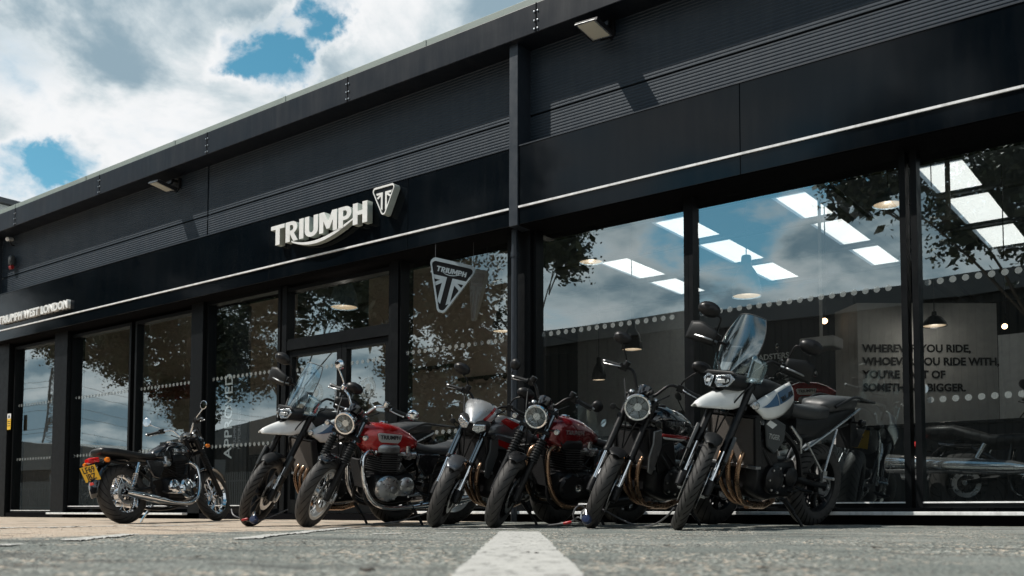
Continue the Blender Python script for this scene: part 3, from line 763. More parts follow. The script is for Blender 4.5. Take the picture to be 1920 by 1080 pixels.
def shed(label, x0, x1, y, h, depth, ridge=0.0, cat='warehouse', ribs=True, band=.7):
    t = thing('warehouse', label, cat, ((x0+x1)/2, y, 0)); w = x1-x0; mb = MB()
    if ribs:
        pr = []; x = -w/2; p = .5
        while x < w/2-p:
            pr += [(x, 0), (x+.2, 0), (x+.25, .06), (x+.45, .06)]; x += p
        n = len(pr); mb.add([(a, b, 0) for a, b in pr]+[(a, b, h-band) for a, b in pr], [(i, i+1, n+i+1, n+i) for i in range(n-1)])
    mb.box((0, -depth/2-.02, h/2), (w, depth, h)); mb.build('wall', shed_m, t, smooth=0, fix=False)
    mb = MB(); mb.box((0, .08, h-band/2+.02), (w+.3, .25, band)); 
    if ridge: mb.prism([(-w/2, h), (w/2, h), (0, h+ridge)], (0, .1, 0), (1, 0, 0), (0, 0, 1), V3_(0, -depth, 0))
    mb.build('roof', shed_d, t, smooth=0)
    mb = MB()
    for k in range(max(1, int(w/9))):
        mb.box((-w/2+5+k*9, .06, 1.9), (3.4, .1, 3.8))
    mb.build('loading_doors', mat('shed_door', (.09, .095, .10), .6, vary=.05), t, smooth=0)
    return t
def V3_(*a): return Vector(a)
shed('long grey ribbed warehouse mirrored in the right hand windows', -20.5, 34, -26, 8.05, 20)
shed('low dark shed with a shallow gable mirrored in the entrance door', -58, -27, -33, 5.4, 14, 1.6)
shed('low gabled shed mirrored behind the lone black motorcycle', -112, -63, -36, 4.9, 16, 2.2)
# fence of upright pales
fm = mat('fence_steel', (.10, .105, .11), .5)
t = thing('palisade_fence', 'grey palisade fence mirrored low in the left windows', 'fence', (-45, -22, 0)); mb = MB()
for z in (.5, 1.7): mb.box((0, -.03, z), (64, .04, .06))
mb.build('rail', fm, t, smooth=0); mb = MB()
for k in range(380): mb.box((-32+k*.168, 0, 1.1), (.075, .012, 2.1))
mb.build('pales', fm, t, smooth=0)
# pylon
py = mirrored(87, 860, -120); t = thing('pylon', 'tall steel lattice pylon mirrored in the leftmost window', 'pylon', (py.x, py.y, 0))
stl = mat('pylon_steel', (.05, .055, .06), .6); mb = MB(); Hp = 39.5
def wz(z): return 5.2-3.9*(min(z, 24)/24)**.8 if z < 24 else 1.3-.75*(z-24)/(Hp-24)
lv = [0, 5.5, 10.5, 14.5, 18, 21, 23.6, 25.5, 27.2, 28.8, 30.4, 32, 33.6, 35.2, 36.8, 38.2, Hp]
for a, b in zip(lv, lv[1:]):
    A4 = [Vector((sx*wz(a), sy*wz(a), a)) for sx, sy in ((1, 1), (-1, 1), (-1, -1), (1, -1))]; B4 = [Vector((sx*wz(b), sy*wz(b), b)) for sx, sy in ((1, 1), (-1, 1), (-1, -1), (1, -1))]
    for i in range(4):
        j = (i+1) % 4; mb.tube([A4[i], B4[i]], .12, 4, caps=False)
        for p, q in ((A4[i], B4[j]), (A4[j], B4[i]), (B4[i], B4[j])): mb.tube([p, q], .06, 4, caps=False)
mb.build('tower', stl, t, smooth=0, fix=False)
arms = [(24.5, 9.0), (30.6, 9.6), (36.9, 7.6)]
ends = []
for z, w in arms:
    mb = MB()
    for s in (1, -1):
        for y in (.6, -.6): mb.tube([(0, y, z), (s*w, 0, z+.3)], .12, 4); mb.tube([(0, y, z+1.6), (s*w, 0, z+.3)], .12, 4)
        for k in range(1, 5):
            f = k/5; mb.tube([(s*w*f, .6*(1-f), z+.3*f), (s*w*(f-.12), .6*(1-f), z+1.6-1.3*f)], .08, 4)
        mb.tube([(s*w, 0, z+.3), (s*w, 0, z-1.6)], .16, 5); ends.append((s*w, z-1.6))
    mb.build('cross_arm', stl, t, smooth=0)
t.rotation_euler = (0, 0, R(20))
tw = thing('power_lines', 'thin overhead power lines running from the lattice pylon', 'power line', (py.x, py.y, 0), rz=R(20)); mb = MB()
for x, z in ends:
    for sg_ in (1, -1):
        mb.tube([(x, sg_*150*k/12, z-9*(1-(2*k/12-1)**2)+(4 if sg_ > 0 else 2)*k/12) for k in range(13)], .05, 4, caps=False)
mb.build('cables', stl, tw, smooth=0, fix=False)
# pale unit next door, just past the left end
t = thing('adjoining_unit', 'pale neighbouring unit just past the left end of the showroom', 'building', (-17.2, 0, 0))
mb = MB(); mb.box((0, 4.0, 3.0), (9.4, 8, 6.0)); mb.build('wall', mat('neighbour_wall', (.62, .63, .60), .7, vary=.05), t, smooth=0)
mb = MB(); mb.box((0, 4.0, 6.06), (9.6, 8.2, .1)); mb.build('roof', shed_d, t, smooth=0)

# ---------------------------------------------------------------- inside the showroom
warm = mat('lamp_glow', (.10, .09, .08), .5, emit=(1.0, .72, .42), estr=.62)
lamp_g = mat('lamp_enamel_grey', (.17, .25, .31), .35, vary=.05)
lamp_k = mat('lamp_enamel_black', (.012, .012, .013), .3, vary=.05)
wood = mat('oak_veneer', (.50, .23, .08), .5, vary=.08, vscale=5)
white_in = mat('white_lacquer', (.62, .63, .63), .5, vary=.05)
def glow(t, z, power, col=(1.0, .92, .82)):                # the bulb of a lit lamp
    ld = bpy.data.lights.new('bulb', 'POINT'); ld.energy = power; ld.color = col; ld.shadow_soft_size = .05
    lo = bpy.data.objects.new('bulb', ld); S.collection.objects.link(lo); lo.parent = t; lo.location = (0, 0, z)
def pendant(px, py, z, w, hgt, m, label, flat=False, power=3):
    """px,py: middle of the lamp's open rim"""
    q = dep(px, py, z); t = thing('pendant_lamp', label, 'pendant lamp', q, 'pendant lamps in the showroom'); r = w/2
    mb = MB()
    pr = [(r*.97, .0), (r, .004), (r*.93, hgt*.28), (r*.74, hgt*.52), (r*.48, hgt*.68), (r*.36, hgt*.74), (r*.33, hgt*.97), (r*.28, hgt), (0, hgt)]
    if flat: pr = [(r*.97, 0), (r, .004), (r*.9, hgt*.25), (r*.55, hgt*.62), (r*.22, hgt*.75), (r*.18, hgt), (0, hgt)]
    mb.lathe(pr, (0, 0, 0), (0, 0, 1), 28); mb.build('lamp_shade', m, t, smooth=50)
    mb = MB(); mb.lathe([(0, hgt*.06), (r*.6, hgt*.06), (r*.92, .012)], (0, 0, 0), (0, 0, 1), 24); mb.build('diffuser', warm, t); glow(t, -.06, power)
    mb = MB(); mb.tube([(0, 0, hgt), (0, 0, 4.95-q.z)], .006, 5); mb.build('cord', steel_c, t)
pendant(645, 577, 13.6, .40, .52, lamp_g, 'grey bell pendant lamp behind the pane above the entrance door')
pendant(941, 622, 13.2, .27, .42, lamp_k, 'black bell pendant lamp beside the tall column, right of the triangle emblem')
pendant(1400, 556, 10.4, .32, .45, lamp_g, 'grey bell pendant lamp above the tall clear windscreen')
pendant(1185, 656, 12.6, .28, .38, lamp_k, 'black bell pendant lamp right of the roadster\'s raised mirror')
pendant(1123, 713, 14.6, .22, .35, lamp_k, 'smallest black bell pendant lamp, behind the roadster\'s left handlebar')
pendant(1752, 612, 11.0, .28, .17, lamp_k, 'wide shallow black pendant lamp in front of the motto wall', True, 3.2)
pendant(1665, 385, 9.6, .30, .17, lamp_g, 'shallow pendant lamp high behind the right window frame', True)
pendant(1108, 492, 12.0, .30, .15, lamp_g, 'shallow pendant lamp high behind the mirrored branch', True)
for px, py, z, lb in ((1546, 602, 12, 'small lit spot lamp above the word on the dark wall'), (1884, 612, 13, 'small lit spot lamp at the far right window')):
    q = dep(px, py, z); t = thing('spot_lamp', lb, 'spot lamp', q); mb = MB(); mb.lathe([(0, .09), (.035, .085), (.04, 0)], (0, 0, 0), (-.3, .8, .25), 14); mb.tube([(0, .05, .03), (0, .06, 4.9-q.z)], .008, 5); mb.build('lamp_housing', lamp_k, t)
    mb = MB(); mb.lathe([(0, .01), (.037, .01)], (0, 0, 0), (-.3, .8, .25), 14); mb.build('bulb', mat('spot_glow', (1, .8, .6), .5, emit=(1, .62, .35), estr=9), t)
# projector on the ceiling
q = dep(1540, 645, 11.5); t = thing('projector', 'pale projector hanging from the ceiling inside the middle right window', 'projector', q)
mb = MB(); mb.box((0, 0, 0), (.42, .34, .13)); mb.lathe([(.05, 0), (.05, .05), (.0, .05)], (-.1, -.17, 0), (0, -1, 0), 14); mb.build('body', white_in, t, bevel=.02); mb = MB(); mb.tube([(0, 0, .06), (0, 0, 4.9-q.z)], .02, 8); mb.build('ceiling_pole', white_in, t)
q = at(1775, 270, 4.0); t = thing('cable_drop', 'grey cable trunking hanging from the ceiling inside the right end window', 'cable drop', (q.x, 4.0, 0)); mb = MB(); zb = at(1775, 410, 4.0).z
mb.box((0, 0, (zb+4.85)/2), (.05, .05, 4.85-zb)); mb.box((-.15, 0, zb), (.5, .06, .06)); mb.build('trunking', mat('grey_trunking', (.3, .31, .31), .5), t, smooth=0)
# counter with oak front behind the window right of the door
a, b = at(764, 800, 1.7), at(834, 740, 1.7)
t = thing('reception_desk', 'oak fronted reception desk behind the window right of the door', 'desk', ((a.x+b.x)/2, 1.7, .03)); w = b.x-a.x
mb = MB(); mb.box((0, .3, .52), (w, .6, 1.04)); mb.build('front_panel', wood, t, smooth=0, bevel=.005); mb = MB(); mb.box((0, .3, 1.06), (w+.06, .66, .035)); mb.build('worktop', lamp_k, t, smooth=0, bevel=.005)
a, b = at(838, 750, 2.1), at(958, 770, 2.1)
t = thing('display_shelf', 'black display shelf with an oak edge right of the reception desk', 'shelf', ((a.x+b.x)/2, 2.1, .03)); w = b.x-a.x
mb = MB(); mb.box((0, .2, 1.02), (w, .4, .05)); mb.build('shelf_board', wood, t, smooth=0); mb = MB()
for s in (-1, 1): mb.box((s*(w/2-.03), .2, .5), (.05, .36, 1.0))
mb.box((0, .36, .5), (w-.1, .03, .9)); mb.build('frame', lamp_k, t, smooth=0)
for (pxa, pxb, pyy, lb) in ((758, 850, 695, 'upper black clothes rail on the wall right of the door'), (860, 958, 712, 'lower black clothes rail on the wall left of the tall column')):
    a, b = at(pxa, pyy, 3.0), at(pxb, pyy-3, 3.0); t = thing('clothes_rail', lb, 'clothes rail', a); mb = MB(); mb.tube([(0, 0, 0), (b.x-a.x, 0, 0)], .025, 8)
    for k in (.12, .55, .9): mb.tube([((b.x-a.x)*k, 0, 0), ((b.x-a.x)*k, .18, 0)], .02, 8); mb.ball(((b.x-a.x)*k, -.02, -.02), .045, 10)
    mb.build('rail', lamp_k, t)
# low black boxes added to keep the lower glass dark
for pa, pb, y, h, lb in ((1565, 1990, 2.0, .98, 'low black box added to darken the view below the motto wall'), (1020, 1570, 3.7, 1.18, 'long low black box added to darken the middle windows'), (400, 545, 2.2, 1.05, 'low black box added to darken the window left of the entrance door'), (150, 366, 2.2, .95, 'low black box added to darken the second left window pair')):
    a, b = at(pa, 800, y), at(pb, 800, y); t = thing('added_dark_box', lb, 'counter', ((a.x+b.x)/2, y, .03)); w = b.x-a.x
    mb = MB(); mb.box((0, .3, h/2), (w, .55, h-.04)); mb.build('counter_body', wall_dark, t, smooth=0); mb = MB(); mb.box((0, .3, h), (w+.04, .6, .035)); mb.build('worktop', lamp_k, t, smooth=0, bevel=.004)
# white counter and oak panel at the left end
a, b = at(82, 900, 1.2), at(112, 900, 1.2)
t = thing('white_counter', 'white ribbed counter behind the leftmost window', 'counter', ((a.x+b.x)/2, 1.2, .03)); mb = MB(); zc_ = at(100, 885, 1.2).z
mb.box((0, .3, zc_/2), (b.x-a.x+.3, .6, zc_))
for k in range(9): mb.box(((k-4)*.09, -.004, zc_/2), (.05, .012, zc_-.04))
mb.build('counter_body', white_in, t, smooth=0)
a = at(40, 910, .8); t = thing('oak_panel', 'leaning oak board at the far left inside the window', 'board', (a.x, .8, .05)); mb = MB(); mb.prism([(-.2, 0), (.35, 0), (.35, .15), (-.2, .62)], (0, 0, 0), (1, 0, 0), (0, 0, 1), V3_(0, .04, 0)); mb.build('board', wood, t, smooth=0)
# white pillar at the left end and red fairing model on the wall behind
a = at(72, 700, 1.6); t = thing('white_pillar', 'slim pale pillar standing behind the leftmost window', 'pillar', (a.x, 1.6, .03)); mb = MB(); mb.box((0, 0, 2.4), (.28, .2, 4.8)); mb.build('pillar_shaft', white_in, t, smooth=0)
a, b = at(275, 738, 2.6), at(362, 738, 2.6); t = thing('red_banner', 'long dark red pennant on the wall behind the second left window pair', 'banner', (a.x, 2.6, a.z)); w = b.x-a.x
mb = MB(); mb.prism([(0, .28), (.35, .12), (w, .10), (w, -.2), (.35, -.2), (0, -.12)], (0, 0, 0), (1, 0, 0), (0, 0, 1), V3_(0, .03, 0)); mb.build('pennant', dred_p, t, smooth=0)
# ---------------------------------------------------------------- signs
sign_w = mat('sign_white', (.80, .81, .80), .45, vary=.04)
sign_side = mat('sign_return', (.42, .47, .44), .5, vary=.05)
sign_k = mat('sign_black', (.006, .006, .007), .3)
def fill_curve(name, polys, depth, M, mats, parent=None, bevel=0.0):
    cu = bpy.data.curves.new(name, 'CURVE'); cu.dimensions = '2D'; cu.fill_mode = 'BOTH'; cu.extrude = depth; cu.bevel_depth = bevel
    for pl in polys:
        sp = cu.splines.new('POLY'); sp.points.add(len(pl)-1)
        for q, c in zip(sp.points, pl): q.co = (c[0], c[1], 0, 1)
        sp.use_cyclic_u = True
    o = bpy.data.objects.new(name, cu); S.collection.objects.link(o); bpy.context.view_layer.update()
    me = bpy.data.meshes.new_from_object(o.evaluated_get(bpy.context.evaluated_depsgraph_get())); bpy.data.objects.remove(o); bpy.data.curves.remove(cu)
    me.materials.clear()
    for q in mats: me.materials.append(q)
    for pl in me.polygons: pl.material_index = 0 if (abs(pl.normal.z) > .7 or len(mats) == 1) else 1
    o = bpy.data.objects.new(name, me); S.collection.objects.link(o); o.parent = parent; o.matrix_basis = M
    return o
def arc(cx, cy, rx, ry, a0, a1, n=10): return [(cx+rx*math.cos(R(a0+(a1-a0)*i/n)), cy+ry*math.sin(R(a0+(a1-a0)*i/n))) for i in range(n+1)]
# block letters of the wordmark, unit cap height 1
def glyphs():
    s = .24
    T = [[(0, 1), (.78, 1), (.78, .8), (.51, .8), (.51, 0), (.27, 0), (.27, .8), (0, .8)]]
    Rr = [[(0, 1), (.36, 1)]+arc(.36, .70, .30, .30, 90, -60, 8)[1:]+[(.47, .40), (.70, 0), (.44, 0), (.26, .36), (.24, .36), (.24, 0), (0, 0)], [(.24, .82), (.24, .55), (.34, .55)]+arc(.34, .685, .10, .135, -90, 90, 6)[1:]]
    I = [[(0, 1), (s, 1), (s, 0), (0, 0)]]
    U = [[(0, 1), (s, 1), (s, .32)]+arc(.36, .32, .12, .13, 180, 360, 8)+[(.48, 1), (.72, 1), (.72, .3)]+arc(.36, .3, .36, .32, 0, -180, 12)]
    Mm = [[(0, 0), (0, 1), (.26, 1), (.47, .5), (.68, 1), (.94, 1), (.94, 0), (.72, 0), (.72, .56), (.55, .16), (.39, .16), (.22, .56), (.22, 0)]]
    P = [[(0, 1), (.36, 1)]+arc(.36, .68, .31, .32, 90, -90, 10)[1:]+[(.24, .36), (.24, 0), (0, 0)], [(.24, .82), (.24, .54), (.34, .54)]+arc(.34, .68, .10, .14, -90, 90, 6)[1:]]
    H = [[(0, 1), (s, 1), (s, .62), (.48, .62), (.48, 1), (.72, 1), (.72, 0), (.48, 0), (.48, .42), (s, .42), (s, 0), (0, 0)]]
    return [(T, .78), (Rr, .70), (I, .24), (U, .72), (Mm, .94), (P, .67), (H, .72)]
def wordmark(name, M, width, height, depth, mats, parent=None, gap=.07):
    """letters with the long curve under them from the R to the H"""
    g = glyphs(); tot = sum(w for _, w in g)+gap*(len(g)-1); kx = width/tot; root = None; x = 0
    for polys, w in g:
        pl = [[((q[0]+x)*kx, q[1]*height) for q in p] for p in polys]
        o = fill_curve('letter', pl, depth, M, mats, parent); x += w+gap
    xa, xb = (.78+gap+.32)*kx, (tot-.60)*kx; n = 26; top, bot = [], []
    for i in range(n+1):
        t = i/n; xx = xa+(xb-xa)*t; a = -.40*math.sin(PI*t**.85)*height+(.10+.28*t)*height*(t if t > 0 else 0)
        th = (.07+.09*math.sin(PI*t))*height
        top.append((xx, a+th/2)); bot.append((xx, a-th/2))
    fill_curve('underline_curve', [top+bot[::-1]], depth*.9, M, mats, parent)
def tri(w, h, r, n=5):
    """point-down triangle with rounded corners, top centre at 0,0"""
    out = []
    P = [Vector((-w/2, 0)), Vector((0, -h)), Vector((w/2, 0))]
    for i in range(3):
        a, b, c = P[i-1], P[i], P[(i+1) % 3]; u, v = (a-b).normalized(), (c-b).normalized(); half = math.acos(u.dot(v))/2
        d = r/math.tan(half); A, B = b+u*d, b+v*d; cen = b+(u+v).normalized()*(r/math.sin(half))
        for k in range(n+1):
            t = k/n; q = A.lerp(B, t)-cen; out.append(tuple(cen+q.normalized()*r))
    return out
def tri_badge(name, M, w, h, parent, d, rim=.055, word=True, pale=None):
    pale = pale or sign_w
    root = fill_curve('backing', [tri(w*.97, h*.97, .09*w)], d*.7, M @ Matrix.Translation((0, -.012*h, 0)), [sign_k, sign_k], parent)
    fill_curve('rim', [tri(w, h, .10*w), [(x*(1-2.1*rim), -h*.055+y*(1-2.6*rim)) for x, y in tri(w, h, .075*w)]], d, M, [pale, sign_side], parent)
    y0 = -.30 if word else -.2
    for sx in (-1, 1):
        s = [(.055, y0), (.33, y0), (.30, y0-.07), (.17, y0-.07), (.30, y0-.15), (.25, y0-.20), (.125, y0-.115), (.125, -.74), (.055, -.79)]
        if not word: s = [(a*.95, b) for a, b in s]
        fill_curve('emblem_stroke', [[(sx*a*w, b*h*.92) for a, b in s]], d*.84, M, [pale], parent)
    if word: wordmark('wordmark', M @ Matrix.Translation((-.30*w, -.21*h, 0)), .60*w, .085*h, d*.85, [pale], parent)
# big fascia sign
A0, A1 = Vector((-3.77, FY-.055, 3.59)), Vector((-1.97, FY-.055, 3.60))
sg = thing('fascia_sign', 'large white block letter shop sign with curved underline and triangle badge on the fascia', 'sign', (A0.x, FY, A0.z))
wordmark('wordmark', frame_m((0, -.06, .0), (1, 0, .002), (0, 0, 1)), 1.80, .262, .045, [sign_w, sign_side], sg)
tri_badge('triangle_badge', frame_m((2.075, -.06, .385), (1, 0, 0), (0, 0, 1)), .41, .40, sg, .05, word=False)
# small name at the left end
sg2 = thing('name_sign', 'white shop name in narrow raised capitals at the left end of the fascia', 'sign', (-11.45, FY, 3.475))
lettering('lettering', "TRIUMPH WEST LONDON", .185, sign_w, frame_m((0, -.03, 0), (1, 0, 0), (0, 0, 1)), sg2, depth=.028, bold=.007, sx=.98)
bb = [v.co.x for v in sg2.children[0].data.vertices]; k = 2.40/(max(bb)-min(bb))
for v in sg2.children[0].data.vertices: v.co.x *= k
# triangle badge hung behind the glass
sg3 = thing('triangle_sign', 'black and white triangle emblem sign hung in front of the glass right of the door', 'sign', (0, 0, 0))
tc_ = at(852, 491, -.10)
ux = dep(896, 503, 10.95)-dep(804, 482, 11.05)
sg3.location = tc_
tri_badge('badge', frame_m((0, 0, 0), (ux.x, ux.y, ux.z), (0, 0, 1)), .60, .70, sg3, .018, pale=mat('sign_blue_grey', (.34, .41, .45), .4, vary=.06))
mb = MB()
for x in (-.25, .25): mb.tube([(x*.8, x*.4, -.02), (x*.8, x*.4, 3.19-tc_.z)], .0028, 5)
mb.build('hanging_wire', steel_c, sg3)
# upright banner inside, left of the door
q0, q1 = at(398, 700, .22), at(464, 700, .22)
bn = thing('banner_stand', 'tall black banner with upright white lettering inside the window left of the door', 'banner', (q0.x, .22, .05))
mb = MB(); mb.box(((q1.x-q0.x)/2, .03, 1.5), (q1.x-q0.x, .05, 3.0)); mb.build('panel', sign_k, bn, smooth=0, bevel=.004)
lettering('lettering', "APPROVED", .25, mat('faded_lettering', (.6, .66, .7), .6), frame_m(((q1.x-q0.x)*.60, -.004, .82), (0, 0, 1), (-1, 0, 0)), bn, depth=.002, bold=.002)
lettering('small_lettering', "TRIUMPH\nMOTORCYCLES", .085, mat('dim_lettering', (.25, .27, .3), .6), frame_m(((q1.x-q0.x)*.72, -.004, .95), (0, 0, 1), (-1, 0, 0)), bn, depth=.002)
# warning sticker on the left pier
st = at(17, 788, -.026)
ws = thing('warning_sticker', 'small yellow and white warning notice on the pier at far left', 'notice', st)
mb = MB(); mb.box((0, 0, -.07), (.13, .004, .2), 1); mb.box((0, 0, .075), (.13, .004, .09), 0)
mb.prism([(-.04, .045), (.04, .045), (0, .11)], (0, -.003, 0), (1, 0, 0), (0, 0, 1), (0, -.001, 0), 2)
for z in (-.02, -.06, -.10): mb.box((0, -.003, z), (.09, .002, .012), 2)
mb.build('notice_plate', [sign_w, plate_y, sign_k], ws, smooth=0)

# ---------------------------------------------------------------- floodlights, alarm box, camera dome
led = mat('led_panel', (.62, .62, .54), .35, bump=.3, bscale=90)
def flood(label, loc, rz):
    t = thing('floodlight', label, 'floodlight', loc, 'floodlights on the cladding', rz)
    T = Matrix.Translation((0, -.27, -.10)) @ Euler((R(-12), R(8), 0)).to_matrix().to_4x4()
    mb = MB(); mb.box((0, 0, 0), (.30, .30, .035))
    for k in range(9): mb.box((-.11+.0275*k, .02, .028), (.006, .26, .024))
    mb.box((0, .16, .03), (.16, .07, .05))
    mb.build('lamp_body', satin_k, t, smooth=0, bevel=.008, SM=T)
    mb = MB(); mb.box((0, -.015, -.0195), (.225, .26, .004)); o = mb.build('light_panel', led, t, smooth=0, SM=T)
    mb = MB(); mb.box((0, -.015, -.0165), (.262, .30, .004)); mb.build('bezel', chrome if False else alu, t, smooth=0, SM=T)
    mb = MB(); mb.box((0, -.02, 0), (.1, .04, .16)); mb.tube([(0, -.02, .02), (0, -.10, .03), (0, -.17, -.02)], .022, 10); mb.box((0, -.17, -.03), (.2, .03, .05))
    mb.tube([(.03, -.01, -.05), (.06, -.08, -.16), (.03, -.16, -.10)], .008, 6, smooth=5)
    mb.build('bracket', satin_k, t, bevel=.004)
    return t
flood('square floodlight on the ribbed cladding right of the tall column', (1.27, 0, 5.09), R(-8))
flood('square floodlight on the cladding above the shop sign\'s left side', (-6.35, 0, 5.06), R(-8))
q = at(20, 492, -.02)
t = thing('alarm_box', 'small grey and red alarm sounder on the cladding at far left', 'alarm box', (q.x+.12, 0, q.z))
mb = MB(); mb.body([(-.08, 0, .05, .14, .1, 3), (-.05, 0, .075, .17, .14, 3), (.05, 0, .075, .17, .14, 3), (.08, 0, .05, .14, .1, 3)], 16)
mb.build('case', grey_pl, t, SM=Matrix.Translation((0, -.06, 0)) @ Matrix.Scale(.62, 4))
mb = MB(); mb.body([(-.07, 0, .05, .03, .09, 2), (.07, 0, .05, .03, .09, 2)], 14); mb.build('beacon', mat('dark_red_lens', (.25, .01, .01), .3), t, SM=Matrix.Translation((0, -.06, -.105)) @ Matrix.Scale(.62, 4))
q = at(19, 455, -.02)
t = thing('security_camera', 'small white bullet camera above the alarm sounder', 'camera', (q.x+.12, 0, q.z))
mb = MB(); mb.tube([(0, 0, -.1), (0, -.08, -.09), (0, -.11, .02)], .016, 8, smooth=4); mb.build('arm', satin_k, t)
mb = MB(); mb.lathe([(0, -.11), (.05, -.10), (.055, .08), (0, .1)], (0, -.13, .04), (.4, -.9, -.25), 14); mb.build('camera_body', white_p, t); t.scale = (.7, .7, .7)
# ---------------------------------------------------------------- motorcycles (x forward from the rear axle, y left, z up)
def V3(*a): return Vector(a)
def tyre_prof(Rr, w, asp=.5, n=14):
    h = w*asp; rc = Rr-h; out = []
    for i in range(n+1):
        a = R(-128+256*i/n); out.append((rc+h*math.cos(a), w/2*math.sin(a)))
    return out
def make_wheel(root, name, cx, Rr, w, rim, style, rim_m, spoke_m, tread, SM=None, discs=((1, .15),), drum=False, n=10):
    c = (cx, 0, Rr); rw = w*.72
    mb = MB()
    pr = [(rim-.012, -rw/2), (rim+.006, -rw/2-.003), (rim+.010, -rw/2+.006), (rim-.014, -rw*.26), (rim-.026, 0), (rim-.014, rw*.26), (rim+.010, rw/2-.006), (rim+.006, rw/2+.003), (rim-.012, rw/2), (rim-.034, rw*.2), (rim-.036, -rw*.2), (rim-.012, -rw/2)]
    mb.lathe(pr, c, (0, 1, 0), 40)
    hub = [(.0, -.07), (.024, -.07), (.026, -.05), (.055, -.045), (.055, -.03), (.034, -.025), (.034, .025), (.055, .03), (.055, .045), (.026, .05), (.024, .07), (0, .07)]
    if drum: hub = [(0, -.075), (.03, -.07), (.075, -.055), (.085, -.03), (.085, .03), (.075, .055), (.03, .07), (0, .075)]
    if rim_m is whitewall:
        for s_ in (1, -1): mb.lathe([(rim-.030, s_*(rw/2-.012)), (rim-.026, s_*(rw/2+.004)), (rim+.016, s_*(rw/2+.010)), (rim+.018, s_*(rw/2-.002))], c, (0, 1, 0), 44)
    mb.lathe(hub, c, (0, 1, 0), 20, 1 if style == 'cast' else 0)
    wh = mb.build(name, [rim_m, spoke_m], root, SM=SM)
    mb = MB(); mb.lathe(tyre_prof(Rr, w), c, (0, 1, 0), 56, uv=True); mb.build('tyre', tread, wh, smooth=60)
    mb = MB()
    if style == 'wire':
        for k in range(32):
            a = 2*PI*k/32; s = 1 if k % 2 else -1; off = R(62)*(1 if (k//2) % 2 else -1)
            p0 = (cx+.048*math.cos(a+off), s*.036, Rr+.048*math.sin(a+off)); p1 = (cx+(rim-.02)*math.cos(a), s*.008, Rr+(rim-.02)*math.sin(a))
            mb.tube([p0, p1], .0026, 4, caps=False)
    else:
        for k in range(n):
            a = 2*PI*k/n; d = V3(math.cos(a), 0, math.sin(a)); t = V3(-math.sin(a), 0, math.cos(a)); rings = []
            for r_, wt, th in ((.04, .020, .026), (.5*rim, .011, .015), (rim-.025, .016, .022)):
                q = V3(*c)+d*r_+t*(r_*.12)
                rings.append([q+t*wt+V3(0, th, 0), q-t*wt+V3(0, th, 0), q-t*wt-V3(0, th, 0), q+t*wt-V3(0, th, 0)])
            mb.loft(rings)
    mb.build('spokes', spoke_m, wh, smooth=30)
    for s, r in discs:
        mb = MB(); y = s*(.068)
        mb.lathe([(r-.042, y-.002), (r, y-.002), (r, y+.002), (r-.042, y+.002), (r-.042, y-.002)], c, (0, 1, 0), 40)
        for k in range(8):
            a = 2*PI*k/8; mb.box((cx+(r-.06)*math.cos(a), y-s*.006, Rr+(r-.06)*math.sin(a)), (.07, .006, .018), 1, rot=(0, -a, 0))
        mb.build('brake_disc', [alu, satin_k], wh, smooth=40)
    return wh
def guard(cx, cz, r, hw, a0, a1, crown=.03, nose=.0):
    """arched mudguard strip round an axle; angles from +x upwards"""
    def fn(u, v):
        a = R(a0+(a1-a0)*u); e = min(u, 1-u)*6; wv = hw*min(1, .55+.45*e) if nose else hw
        y = (v-.5)*2; rr = r+crown*(1-abs(y)**2.4)
        return (cx+rr*math.cos(a), y*wv, cz+rr*math.sin(a))
    return MB().grid(fn, 18, 10)
def fins(mb, x, z0, z1, n, sx, sy, mi=0, tilt=0.0):
    for i in range(n):
        z = z0+(z1-z0)*i/(n-1); mb.box((x-tilt*(z-z0), 0, z), (sx, sy, (z1-z0)/n*.42), mi)

